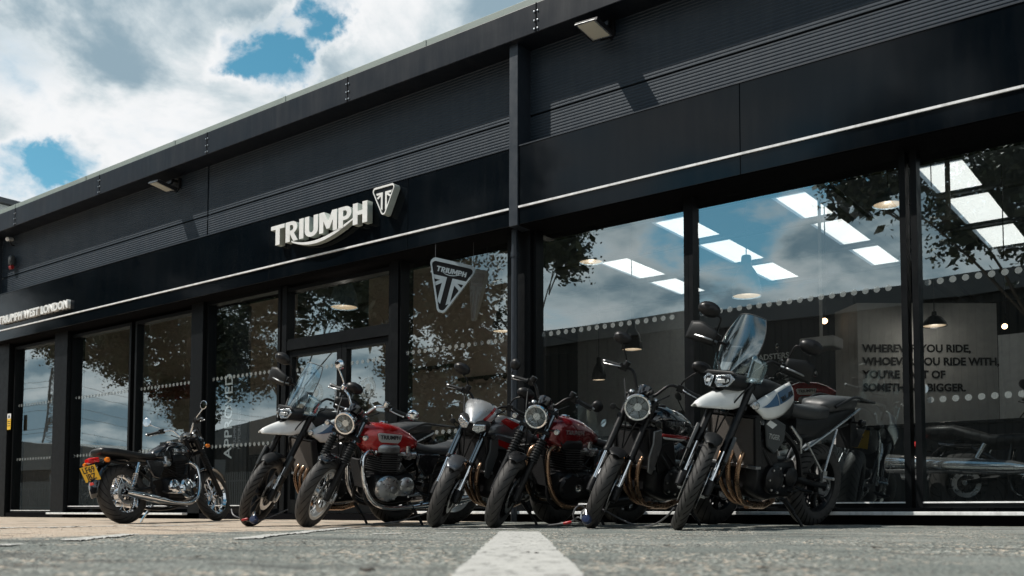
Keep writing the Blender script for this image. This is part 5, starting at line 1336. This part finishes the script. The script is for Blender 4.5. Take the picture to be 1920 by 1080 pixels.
        for s in (1, -1):
            mb = MB(); mb.tube([(1.0, s*.1, .66), (1.14, s*.17, .62), (1.12, s*.22, .46), (.95, s*.24, .36), (.54, s*.245, .40)], .027, 12, smooth=6); mb.build('exhaust_pipe', chrome, root)
            mb = MB(); mb.lathe([(.028, 0), (.045, .08), (.066, .18), (.072, .75), (.086, 1.16), (.078, 1.17), (.06, 1.05)], (.55, s*.26, .42), V3(-1, 0, .06), 32); mb.build('silencer', chrome_w, root)
    else:
        mb = MB()
        for y in (-.09, 0, .09): mb.tube([(1.00, y, .60), (1.09, y*1.05, .58), (1.125, y*1.0, .48), (1.09, y*.8, .34), (.98, y*.55, .22), (.80, -.02+y*.3, .18)], .0185, 10, smooth=6)
        mb.tube([(.82, -.02, .18), (.6, -.04, .17), (.4, -.1, .2)], .032, 12); mb.build('exhaust_pipe', hm, root)
        mb = MB()
        if ad: mb.tube([(.4, -.1, .2), (.2, -.17, .33), (.05, -.2, .42)], .026, 10); mb.lathe([(.03, 0), (.055, .04), (.058, .40), (.045, .46), (.03, .44)], (.06, -.2, .42), V3(-.8, -.05, .5), 18)
        else: mb.lathe([(.032, 0), (.055, .05), (.055, .30), (.04, .36), (.025, .34)], (.42, -.13, .2), V3(-.9, -.15, .25), 18)
        mb.build('silencer', satin_k if not ad else alu_d, root)
    # ---- tank and bodywork
    if retro or kind in ('roadster', 'cruiser'):
        zt = {'classic': .80, 'red': .80, 'cafe': .80, 'roadster': .83, 'cruiser': .76}[kind]; wt = {'classic': .125, 'red': .135, 'cafe': .14, 'roadster': .165, 'cruiser': .19}[kind]
        x1 = hx.x-.035
        secs = [(.47, zt-.015, wt*.35, .02, .04, 2.4), (.50, zt-.01, wt*.62, .045, .075, 2.5), (.58, zt, wt*.80, .085, .10, 2.5), (.70, zt+.01, wt*.97, .128, .165, 2.5), (.82, zt+.02, wt*1.05, .14, .175, 2.6), (.94, zt+.025, wt*1.02, .135, .165, 2.6), (x1-.06, zt+.025, wt*.85, .11, .135, 2.5), (x1, zt+.02, wt*.6, .065, .075, 2.4), (x1+.015, zt+.02, wt*.3, .03, .04, 2.2)]
        mb = MB(); mb.body(secs, 28); tk = mb.build('fuel_tank', paint, root, smooth=75)
        mb = MB(); mb.lathe([(.038, 0), (.040, .012), (.032, .020), (0, .022)], (.83, 0, zt+.156), (-.02, 0, 1), 18); mb.build('fuel_cap', chrome if kind != 'roadster' else satin_k, tk)
        yw = wt*1.05
        for s in (1, -1):
            if kind == 'red':
                poly = [(-.125, .028), (.11, .040), (.135, .028), (.115, -.028), (.09, -.045), (-.085, -.050), (-.11, -.03)]
                mb = MB(); mb.prism(poly, (.83, s*(yw-.012), zt+.035), (1, 0, 0), (0, 0, 1), V3(0, s*.016, 0)); mb.build('tank_badge', whitewall, tk, bevel=.003)
            if kind == 'classic':
                mb = MB(); 
                ar = [(.15*math.cos(R(a))*1.05, .075*math.sin(R(a))) for a in range(20, 200, 12)]
                mb.tube([V3(.80+a, s*(yw+.0015-.012*abs(b)/.075-.02*abs(a/.15)**3), zt+.03+b) for a, b in ar], .0025, 5); mb.build('pinstripe', alu, tk)
                for kx in (0,):
                    mb = MB(); mb.prism([(-.06, -.05), (-.045, .03), (.05, .035), (.07, -.03), (.02, -.06)], (.66, s*(yw-.028), zt-.0), (1, 0, 0), (0, 0, 1), V3(0, s*.012, 0)); mb.build('knee_pad', plast_k, tk, bevel=.006)
            if kind == 'roadster':
                mb = MB(); mb.grid(lambda u, v: (.62+.36*u, s*(wt*(1.02+.03*math.sin(u*PI))*(1-.06*v)+.004-.03*abs(u-.6)**2*2), zt-.06-.035*v+.015*u), 8, 2, 0); mb.build('red_stripe', red_p, tk, solid=.004)
                mb = MB(); mb.grid(lambda u, v: (.66+.30*u, s*(wt*(1.03+.03*math.sin(u*PI))*(1-.05*v)+.006-.03*abs(u-.6)**2*2), zt-.088-.016*v+.015*u), 8, 2, 0); mb.build('white_stripe', white_p, tk, solid=.004)
            rot = frame_m((.92 if s > 0 else .92-.0, s*(yw+.004 if kind != 'red' else yw+.0055), zt+.022), (-s, 0, 0), (0, 0, 1))
            ink_m = {'red': plate_k, 'cafe': alu, 'classic': chrome, 'roadster': alu_d, 'cruiser': alu}[kind]
            wdt = .17
            me = text_mesh("TRIUMPH", .05, depth=.003, bold=.001, align='CENTER')
            me.materials.clear(); me.materials.append(ink_m); lo = bpy.data.objects.new('tank_lettering', me); S.collection.objects.link(lo); lo.parent = tk
            lo.matrix_basis = frame_m((.83, s*(yw+.003 if kind != 'red' else yw+.006), zt+.020), (-s, 0, 0), (0, 0, 1))
    elif kind == 'sport':
        x1 = hx.x-.03; zt = .86
        mb = MB(); mb.body([(.46, zt-.05, .06, .03, .06, 2.5), (.52, zt-.03, .10, .07, .09, 2.6), (.64, zt, .135, .11, .12, 2.8), (.80, zt+.01, .155, .13, .13, 3), (.92, zt+.01, .16, .12, .12, 3), (x1, zt-.0, .12, .08, .10, 2.6), (x1+.02, zt-.0, .05, .03, .05, 2.2)], 28); tk = mb.build('fuel_tank', grey_p, root, smooth=70)
        for s in (1, -1):
            mb = MB(); mb.prism([(-.10, -.03), (.0, .03), (.19, .055), (.25, .0), (.19, -.075), (.02, -.10)], (.85, s*.165, .80), (1, 0, 0), (0, 0, 1), V3(0, s*.03, 0)); mb.build('side_fairing', grey_p, root, bevel=.015)
            mb = MB(); mb.prism([(-.04, -.035), (.20, .020), (.22, -.02), (.03, -.075)], (.85, s*.196, .79), (1, 0, 0), (0, 0, 1), V3(0, s*.002, 0)); mb.build('red_stripe', red_p, root)
            mb = MB(); mb.prism([(-.04, .04), (.14, .09), (.2, .06), (.05, -.01)], (.78, s*.158, .90), (1, 0, 0), (0, 0, 1), V3(0, s*.006, 0)); mb.build('tank_flash', red_p, root, bevel=.003)
    else:
        # adventure tank, pointed side panels and black infill
        mb = MB(); mb.body([(.50, .92, .06, .05, .08, 2.6), (.56, .95, .11, .08, .12, 2.8), (.70, .99, .15, .11, .16, 3), (.88, 1.01, .17, .12, .18, 3), (1.05, 1.02, .16, .10, .16, 3), (1.16, 1.03, .11, .07, .10, 2.6)], 26); tk = mb.build('fuel_tank', plast_k, root, smooth=70)
        for s in (1, -1):
            def panel(u, v):       # u back->front, v low->high
                zt_ = 1.12-.06*u-.135*u*u; zb_ = .955-.115*math.sin(min(1, u/.8)*PI/2)+.065*max(0, u-.8)/.2
                b = math.sin(v*PI)**.8*.03; x = .67+.49*u
                y = .135+.085*math.sin(min(1, u*1.15+.12)*PI*.62)+b-.035*max(0, u-.75)*2-.03*v
                return (x+.02*v, s*y, zb_+(zt_-zb_)*v)
            mb = MB().grid(panel, 16, 10); pn = mb.build('side_panel', white_p, root, solid=.012, smooth=70)
            def dec(u, v):
                q = V3(*panel(.06+.46*u, .48+.42*v)); return q+V3(0, s*.011, .003)
            mb = MB().grid(dec, 8, 4); mb.build('blue_band', blue_p, pn)
            mb = MB(); pq = lambda u, v: V3(*panel(u, v))+V3(0, s*.011, .003)
            mb.grid(lambda u, v: pq(.54+.36*u, .46+(.88-.46)*v*(1-u)+.1*u), 6, 3); mb.build('blue_triangle', blue_p, pn, smooth=0)
            me = text_mesh("TRIUMPH", .048, depth=.002, bold=.0022, align='CENTER'); me.materials.clear(); me.materials.append(plate_k)
            lo = bpy.data.objects.new('lettering', me); S.collection.objects.link(lo); lo.parent = pn
            a_, b_ = V3(*panel(.06, .62)), V3(*panel(.50, .62)); c_ = (a_+b_)/2+V3(0, s*.022, -.012)
            lo.matrix_basis = frame_m(c_, (a_-b_) if s > 0 else (b_-a_), (0, -s*.35, 1))
            mb = MB(); mb.prism([(.0, .07), (.20, .13), (.25, .07), (.20, -.10), (.10, -.15), (.0, -.05)], (.76, s*.175, .74), (1, 0, 0), (0, 0, 1), V3(0, s*.025, 0)); o = mb.build('infill_panel', grey_pl, root, bevel=.012)
            mb = MB(); mb.prism([(.0, .03), (.09, .06), (.13, .03), (.05, -.0)], (.88, s*.2015, .775), (1, 0, 0), (0, 0, 1), V3(0, s*.002, 0)); mb.build('white_flash', white_p, root)
            me = text_mesh("TIGER", .05, depth=.001, bold=.002, align='CENTER'); me.materials.clear(); me.materials.append(alu); lo = bpy.data.objects.new('panel_lettering', me); S.collection.objects.link(lo); lo.parent = root
            lo.matrix_basis = frame_m((.90, s*.203, .70), (-s, 0, -.08), (0, 0, 1))
            mb = MB(); mb.tube([V3(.62, s*.14, .80), V3(.50, s*.155, .70), V3(.46, s*.15, .60)], [.012, .02, .012], 8); mb.build('side_trim', alu, root)
    # ---- seat, tail
    if kind == 'classic':
        mb = MB(); mb.body([(-.30, .80, .07, .02, .03, 3), (-.27, .795, .115, .045, .05, 3), (-.1, .785, .13, .05, .05, 3.2), (.12, .765, .13, .045, .05, 3.2), (.34, .745, .12, .05, .05, 3), (.48, .76, .09, .05, .04, 3), (.53, .77, .05, .02, .03, 3)], 22); mb.build('seat', seat_m, root, smooth=60)
    elif kind in ('red', 'cafe'):
        mb = MB(); mb.body([(.02, .76, .06, .04, .03, 3), (.05, .755, .12, .055, .05, 3), (.18, .725, .14, .045, .05, 3.2), (.34, .72, .13, .045, .05, 3), (.46, .745, .09, .045, .04, 3), (.52, .76, .05, .02, .03, 3)], 22); mb.build('seat', seat_m if kind == 'cafe' else seat_g, root, smooth=60)
        mb = MB(); mb.body([(-.26, .80, .05, .02, .03, 3), (-.23, .795, .10, .04, .05, 3), (-.06, .79, .12, .045, .05, 3), (.03, .785, .11, .04, .05, 3), (.06, .78, .06, .02, .03, 3)], 22); mb.build('pillion_seat', seat_g if kind == 'red' else seat_m, root, smooth=60)
    elif ad:
        mb = MB(); mb.body([(.10, .93, .08, .03, .06, 3), (.14, .93, .15, .045, .08, 3), (.32, .92, .165, .04, .08, 3.2), (.50, .93, .13, .04, .08, 3), (.64, .955, .09, .04, .06, 3), (.70, .96, .05, .02, .03, 3)], 22); mb.build('seat', seat_g, root, smooth=60)
        mb = MB(); mb.body([(-.34, 1.03, .05, .02, .04, 3), (-.31, 1.025, .11, .04, .07, 3), (-.10, 1.015, .14, .045, .08, 3), (.10, .985, .135, .045, .08, 3), (.15, .97, .08, .02, .04, 3)], 22); mb.build('pillion_seat', seat_g, root, smooth=60)
        mb = MB(); mb.body([(-.42, .97, .03, .02, .03, 3), (-.34, .955, .08, .05, .07, 3), (-.05, .88, .13, .08, .12, 3), (.30, .80, .14, .10, .14, 3), (.50, .80, .11, .09, .10, 3)], 20); mb.build('tail_unit', plast_k, root, smooth=60)
        mb = MB()
        for s in (1, -1):
            mb.tube([(.06, s*.15, .97), (-.16, s*.17, 1.06), (-.36, s*.13, 1.05), (-.66, s*.06, 1.035)], .011, 8, smooth=5); mb.tube([(.42, s*.15, .62), (.15, s*.165, .76), (-.34, s*.12, .97)], .010, 8, 1)
        mb.box((-.52, 0, 1.04), (.24, .15, .014)); mb.tube([(-.66, .06, 1.035), (-.69, 0, 1.035), (-.66, -.06, 1.035)], .011, 8); mb.build('luggage_rack', [satin_k, alu], root)
        for s in (1, -1):
            mb = MB(); mb.tube([(.40, s*.155, .68), (.17, s*.185, .44)], .009, 8); mb.tube([(.02, s*.16, .80), (.17, s*.185, .44)], .009, 8); mb.box((.17, s*.19, .43), (.05, .02, .08)); mb.tube([(.17, s*.19, .42), (.17, s*.28, .42)], .012, 8); mb.build('peg_hanger', alu, root)
    elif kind in ('sport', 'roadster'):
        mb = MB(); mb.body([(.0, .835, .06, .03, .04, 3), (.04, .83, .11, .05, .05, 3), (.2, .80, .145, .04, .06, 3), (.36, .80, .13, .04, .06, 3), (.50, .82, .09, .04, .05, 3), (.55, .83, .05, .02, .03, 3)], 22); mb.build('seat', seat_m, root, smooth=60)
        mb = MB(); mb.body([(-.36, .92, .03, .015, .02, 3), (-.30, .91, .07, .03, .04, 3), (-.1, .885, .10, .035, .05, 3), (.03, .87, .10, .03, .05, 3)], 20); mb.build('pillion_seat', seat_m, root, smooth=60)
        mb = MB(); mb.body([(-.40, .89, .03, .02, .02, 3), (-.25, .84, .09, .06, .05, 3), (.0, .79, .12, .07, .06, 3), (.25, .74, .12, .07, .06, 3)], 20); mb.build('tail_unit', grey_p if kind == 'sport' else silver_p, root, smooth=60)
    else:
        mb = MB(); mb.body([(-.36, .80, .08, .03, .04, 3), (-.30, .80, .16, .05, .06, 3), (-.1, .80, .17, .05, .06, 3), (.05, .74, .17, .07, .06, 3), (.2, .70, .18, .05, .06, 3), (.42, .70, .15, .05, .06, 3), (.55, .73, .08, .04, .04, 3)], 22); mb.build('seat', seat_m, root, smooth=60)
    # rear mudguard, lamp, plate, indicators
    if retro or kind == 'cruiser':
        mb = guard(0, Rr, Rr+.05, K['wr']*.56, 68, 186 if kind != 'cafe' else 140, .03, 1); mb.build('rear_mudguard', paint if kind != 'cafe' else satin_k, root, solid=.004)
        tx = -.36 if kind != 'cruiser' else -.42; tz = .69
    else:
        mb = MB(); zz = .10 if ad else 0; mb.tube([(-.26, 0, .84+zz), (-.40, 0, .66+zz), (-.44, 0, .58+zz)], .02, 8); mb.box((-.16, 0, .82+zz), (.3, .18, .06)); mb.prism([(0, 0), (.10, .16), (.14, .10), (.09, -.12)], (-.46, -.07, .66+zz), (1, 0, 0), (0, 0, 1), V3(0, .14, 0)); mb.build('rear_mudguard', plast_k, root, bevel=.006); tx, tz = -.40, .80
        if ad: tx, tz = -.40, .87
    mb = MB(); mb.body([(tx-.07, tz, .03, .02, .02, 3), (tx-.04, tz, .045, .035, .03, 3), (tx+.06, tz+.01, .045, .035, .03, 3)], 16, 0); mb.box((tx+.06, 0, tz-.03), (.12, .08, .03), 1)
    if not ad: mb.build('tail_lamp', [redlens, satin_k], root)
    for s in (1, -1):
        mb = MB(); q = V3(tx+.06, s*.14, tz-.01); mb.tube([q+V3(.02, -s*.11, 0), q], .007, 6, 1); mb.lathe([(0, -.035), (.020, -.03), (.028, -.01), (.028, .012), (.018, .028), (0, .03)], q+V3(0, s*.02, 0), (-1, 0, 0), 14, 0); mb.lathe([(.029, .010), (.030, .02), (.012, .034)], q+V3(0, s*.02, 0), (1, 0, 0), 14, 1); mb.build('indicator', [amber if retro else satin_k, satin_k], root)
    pm = Matrix.Translation((tx-.04, 0, tz-.135)) @ Euler((0, R(-22 if retro else -28), 0)).to_matrix().to_4x4()
    mb = MB(); mb.box((-.001, 0, 0), (.002, .225, .17), 0); mb.box((.0015, 0, 0), (.003, .227, .172), 1); pl = mb.build('number_plate', [plate_y, plate_b], root, smooth=0, SM=pm)
    if plate:
        for i, tx_ in enumerate(plate):
            me = text_mesh(tx_, .092, depth=.001, bold=.002, align='CENTER'); me.materials.clear(); me.materials.append(plate_k)
            lo = bpy.data.objects.new('plate_lettering', me); S.collection.objects.link(lo); lo.parent = pl
            lo.matrix_basis = frame_m((-.0035, 0, .012-.077*i), (0, -1, 0), (0, 0, 1))
    if retro: mb = MB(); mb.lathe([(0, 0), (.03, 0), (.032, .008), (0, .012)], (tx-.03, 0, tz-.26), (-1, 0, -.2), 14); mb.build('rear_reflector', redlens, root)
    # side panels and small parts
    if retro:
        for s in (1, -1):
            mb = MB(); mb.prism([(-.13, .10), (.12, .10), (.13, .0), (.03, -.12), (-.06, -.10)], (.40, s*.125, .60), (1, 0, 0), (0, 0, 1), V3(0, s*.03, 0)); mb.build('side_cover', paint if kind == 'classic' else black_p, root, bevel=.015)
    for s in (1, -1):
        mb = MB(); fx = .47 if kind != 'cruiser' else .9
        mb.tube([(fx, s*.15, .34), (fx-.02, s*.20, .32), (fx-.02, s*.29, .32)], .013, 8, 0); mb.tube([(fx+.02, s*.185, .32), (fx+.16, s*.20, .31), (fx+.19, s*.25, .31)], .0085, 8, 1)
        mb.build('foot_peg', [plast_k, alu if not ad else satin_k], root)
    mb = MB(); mb.tube([(.55, .13, .22), (.50, .24, .09), (.47, .315, -.035)], [.014, .013, .011], 8); mb.box((.465, .32, -.045), (.09, .05, .012), 0, rot=(R(12), 0, 0)); mb.tube([(.56, .12, .24), (.53, .2, .15)], .02, 6)
    mb.build('side_stand', chrome if kind == 'classic' else black_m, root)
    mb = MB()
    ch = [(-.0, .10, Rr+.075), (.45, .10, .46), (.52, .10, .40), (.45, .10, .34), (0, .10, Rr-.075), (-.07, .10, Rr), (0, .10, Rr+.075)]
    mb.tube(ch, .009, 6, 0)
    mb.lathe([(.04, -.004), (.085, -.004), (.085, .004), (.04, .004)], (0, .10, Rr), (0, 1, 0), 24, 1); mb.build('drive_chain', [black_m, alu_d], root)
    rr_ = random.Random(sum(map(ord, kind)))
    for k in range(6):
        s = rr_.choice((1, -1)); y = s*rr_.uniform(.10, .17)
        mb = MB(); mb.tube([(rr_.uniform(.9, 1.02), y, rr_.uniform(.6, .78)), (rr_.uniform(.72, .85), y+s*.02, rr_.uniform(.42, .6)), (rr_.uniform(.5, .62), y, rr_.uniform(.3, .66))], .006, 6, 0, smooth=5); mb.build('hose', plast_k, root)
    return root
def settle(root, front_px, depth, heading, lean=10.0, WB=1.45, scale=1.0):
    """stand the machine on the ground: front contact under that pixel at that depth, leant on its side stand"""
    F = dep(front_px[0], front_px[1], depth); h = R(heading)        # heading: world angle of rear->front
    stand(root, F.x, F.y, h, lean, WB, scale)
def stand(root, fx, fy, h, lean, WB, scale=1.0, flat=None):
    gf = gz(fx, fy) if flat is None else flat
    M = Matrix.Rotation(h, 4, 'Z') @ Matrix.Rotation(R(-lean), 4, 'X') @ Matrix.Scale(scale, 4)
    pitch = 0.0; loc = V3(0, 0, 0)
    ws = {o.name.split('.')[0]: o for o in root.children if o.name.startswith(('front_wheel', 'rear_wheel'))}
    def low(w, MM):
        o = next(c for c in w.children if c.name.startswith('tyre')); q = MM @ w.matrix_basis
        return min((q @ v.co for v in o.data.vertices), key=lambda a: a.z)
    for _ in range(4):
        MM = Matrix.Translation(loc) @ M @ Matrix.Rotation(pitch, 4, 'Y')
        a, b = low(ws['front_wheel'], MM), low(ws['rear_wheel'], MM)
        gr = gz(b.x, b.y) if flat is None else flat
        loc += V3(fx-a.x, fy-a.y, gf-a.z-.004); MM = Matrix.Translation(loc) @ M @ Matrix.Rotation(pitch, 4, 'Y'); b = low(ws['rear_wheel'], MM)
        pitch += math.atan2((b.z-gr+.004), WB*scale)*-1.0
    root.matrix_world = Matrix.Translation(loc) @ M @ Matrix.Rotation(pitch, 4, 'Y')
OUT = 'motorcycles parked outside the showroom'
tiger = moto('white and blue adventure motorcycle with tall clear screen, rightmost of the parked row', 'adventure')
settle(tiger, (1270, 990), 7.0, 180+77.5, 10, 1.53, 1.04)
t2 = copy_tree(tiger); t2['label'] = 'white adventure motorcycle at the left of the row, behind the bright red one'
settle(t2, (468, 986), 8.9, 180+80, 10, 1.53, 1.0)
red = moto('bright red retro motorcycle with pale tank badge and pale wheel rims', 'red')
settle(red, (575, 989), 8.4, 180+77, 9, 1.46, 1.0)
spo = moto('silver and grey streetfighter motorcycle with twin pointed headlamps', 'sport')
settle(spo, (815, 985), 8.15, 180+82, 10, 1.41, 1.0)
caf = moto('dark red retro motorcycle with bronze exhaust pipes and round bar end mirrors', 'cafe')
settle(caf, (925, 985), 7.9, 180+76, 10, 1.43, 1.0)
roa = moto('black roadster motorcycle with round headlamp and red stripe, left of the rightmost white one', 'roadster')
settle(roa, (1107, 988), 7.55, 180+78, 10, 1.43, 1.02)
cla = moto('black retro motorcycle with chrome silencer and yellow plate parked alone at the left', 'classic', steer=8, plate=("LF69", "JBZ"))
qa, qb = dep(405, 974, 11.9), dep(237, 980, 10.6)
stand(cla, qa.x, qa.y, math.atan2(qa.y-qb.y, qa.x-qb.x), 10, 1.45, 1.0)
# machines inside
INS = 'motorcycles on show inside'
cru = moto('black cruiser with a long chrome silencer inside the right end window', 'cruiser', INS, steer=0)
a, b = at(1800, 930, .95), at(2130, 930, .95)
stand(cru, a.x+1.72, .80, R(1), 6, 1.62, 1.0, flat=.035)
def inside(src, label, x, y, h, lean=9, wb=1.43):
    c = copy_tree(src); c['label'] = label; c['group'] = INS; stand(c, x, y, R(h), lean, wb, 1.0, flat=.035); return c
a = at(1795, 780, 2.6); inside(spo, 'silver tanked motorcycle inside behind the chrome silencer cruiser', a.x+.4, 2.5, 190, wb=1.41)
a = at(165, 900, 1.0); inside(roa, 'dark motorcycle inside the left window beside the lone black retro machine', a.x-.1, .85, 250)
a = at(790, 790, 1.2); inside(cla, 'black retro motorcycle inside the window right of the entrance door', a.x+.5, .95, 195, wb=1.45)
q = dep(1520, 760, 12.5); t = thing('display_plinth', 'dark display plinth under the red machine below the word on the dark wall', 'plinth', (q.x, q.y, .03)); mb = MB(); mb.box((0, 0, .42), (2.4, .9, .84)); mb.build('plinth_body', lamp_k, t, smooth=0, bevel=.01)
c = copy_tree(red); c['label'] = 'red retro motorcycle raised on a plinth below the word on the dark wall'; c['group'] = INS; stand(c, q.x-.7, q.y, R(190), 6, 1.46, 1.0, flat=.875)
a = at(1230, 800, 2.2); inside(roa, 'black motorcycle inside behind the outdoor roadster\'s handlebar', a.x, 2.2, 205)

# ---------------------------------------------------------------- security cables and locks
def cable(label, pts, r=.007):
    t = thing('security_cable', label, 'cable', pts[0], 'security cables between the wheels'); mb = MB(); mb.tube([p-pts[0] for p in pts], r, 7, smooth=6); mb.build('cable', steel_c, t)
def gp(x, y, up=.01): q = ground_at(x, y); return Vector((q.x, q.y, gz(q.x, q.y)+up))
def lock(label, p, m, c):
    t = thing('padlock', label, 'lock', p); mb = MB(); mb.lathe([(0, -.03), (.03, -.028), (.038, -.01), (.038, .012), (.028, .03), (0, .032)], (0, 0, .035), (.3, -.8, .3), 18); mb.tube([(0, 0, .06), (-.03, .03, .11), (-.07, .04, .09), (-.07, .03, .04)], .007, 7, 1, smooth=5); mb.build('lock_body', [m, alu], t)
def lift(px, py, d): return dep(px, py, d)
lock('dark blue padlock at the foot of the black roadster\'s front tyre', dep(1100, 983, 7.26), lock_blue, 0)
lock('dark blue padlock at the foot of the leftmost white machine\'s front tyre', dep(476, 982, 8.55), lock_blue, 0)
for lb, (px, py, d) in (('red cable clip on the ground left of the black roadster', (1064, 980, 7.45)), ('red cable clip on the leftmost white machine\'s front tyre', (459, 974, 8.6))):
    t = thing('cable_clip', lb, 'clip', dep(px, py, d)); mb = MB(); mb.lathe([(0, -.036), (.008, -.033), (.012, -.02), (.012, .02), (.008, .033), (0, .036)], (0, 0, 0), (.9, .3, .2), 12); mb.build('clip_body', lock_red, t)
cable('steel cable from the blue padlock to the red clip on the ground', [dep(1100, 983, 7.42), dep(1085, 970, 7.45), dep(1072, 977, 7.5), dep(1050, 982, 7.55), dep(1015, 986, 7.7), dep(985, 984, 7.9)])
cable('cable looped round the black roadster\'s front tyre', [dep(1093, 982, 7.5), dep(1076, 972, 7.47), dep(1078, 955, 7.47), dep(1090, 948, 7.5), dep(1105, 962, 7.5)])
cable('dark cable hanging between the roadster and the rightmost adventure machine', [dep(1130, 955, 7.5), dep(1165, 974, 7.4), dep(1195, 985, 7.3), dep(1225, 984, 7.2), dep(1250, 968, 7.1), dep(1264, 952, 7.05)])
cable('cable looped round the leftmost white machine\'s front tyre', [dep(434, 955, 8.8), dep(438, 966, 8.72), dep(455, 973, 8.7), dep(474, 978, 8.7), dep(500, 972, 8.9), dep(540, 955, 9.0)])
cable('dark cable slung from the bright red machine to the silver streetfighter', [dep(700, 982, 8.5), dep(745, 978, 8.6), dep(790, 965, 8.5), dep(830, 950, 8.3), dep(850, 940, 8.2)])

# ---------------------------------------------------------------- grit and dead leaves on the tarmac
def grit():
    rg = random.Random(4); mb = MB()
    for _ in range(1500):
        d = rg.uniform(1.5, 8.5); x = rg.uniform(-.55, .55)*d; q = Vector((CAM.x, CAM.y, 0))+fw*d+Vector((_r.x, _r.y, 0))*x
        if q.y > -.3: continue
        s = rg.uniform(.0015, .0045); z = gz(q.x, q.y)+.002
        mb.add([(q.x+a*s, q.y+b*s, z+c*s) for a, b, c in ((-1, 0, 0), (0, -1, 0), (1, 0, 0), (0, 1, 0), (rg.uniform(-.3, .3), 0, rg.uniform(.7, 1.5)))], [(0, 1, 4), (1, 2, 4), (2, 3, 4), (3, 0, 4)])
    return tag(mb.build('grit', mat('grit_stone', (.16, .155, .145), .8, vary=.1), smooth=0, fix=False), 'fine loose grit scattered over the tarmac', 'grit', kind='stuff')
grit()
dead = mat('dead_leaf', (.035, .026, .020), .8, vary=.1); 
spots = [(1646, 1031, .022), (690, 1077, .03), (1432, 1072, .02), (372, 1048, .014), (1540, 1012, .013), (1562, 1011, .012), (568, 1020, .014), (565, 1052, .016), (1250, 1026, .016), (440, 1022, .012), (785, 1033, .013), (1790, 988, .011), (1005, 1040, .009), (990, 1039, .008), (1424, 1046, .012), (234, 1028, .011), (80, 1027, .014), (1310, 1025, .01)]
for i, (px, py, s) in enumerate(spots):
    s *= .75
    q = ground_at(px, py); rg = random.Random(i+30); mb = MB(); P = []
    n = 9
    for k in range(n): a = 2*PI*k/n; r_ = s*rg.uniform(.6, 1.15); P.append((r_*math.cos(a)*1.5, r_*math.sin(a), s*rg.uniform(.0, .35)))
    mb.add(P+[(0, 0, s*.3)], [(k, (k+1) % n, n) for k in range(n)]); o = mb.build('dead_leaf', dead, smooth=30, fix=False, solid=.001); o.location = (q.x, q.y, gz(q.x, q.y)+.006); o.rotation_euler = (0, 0, rg.uniform(0, 6))
    tag(o, 'small dark curled dead leaf lying on the sunlit tarmac in front', 'dead leaf', 'dead leaves on the tarmac')
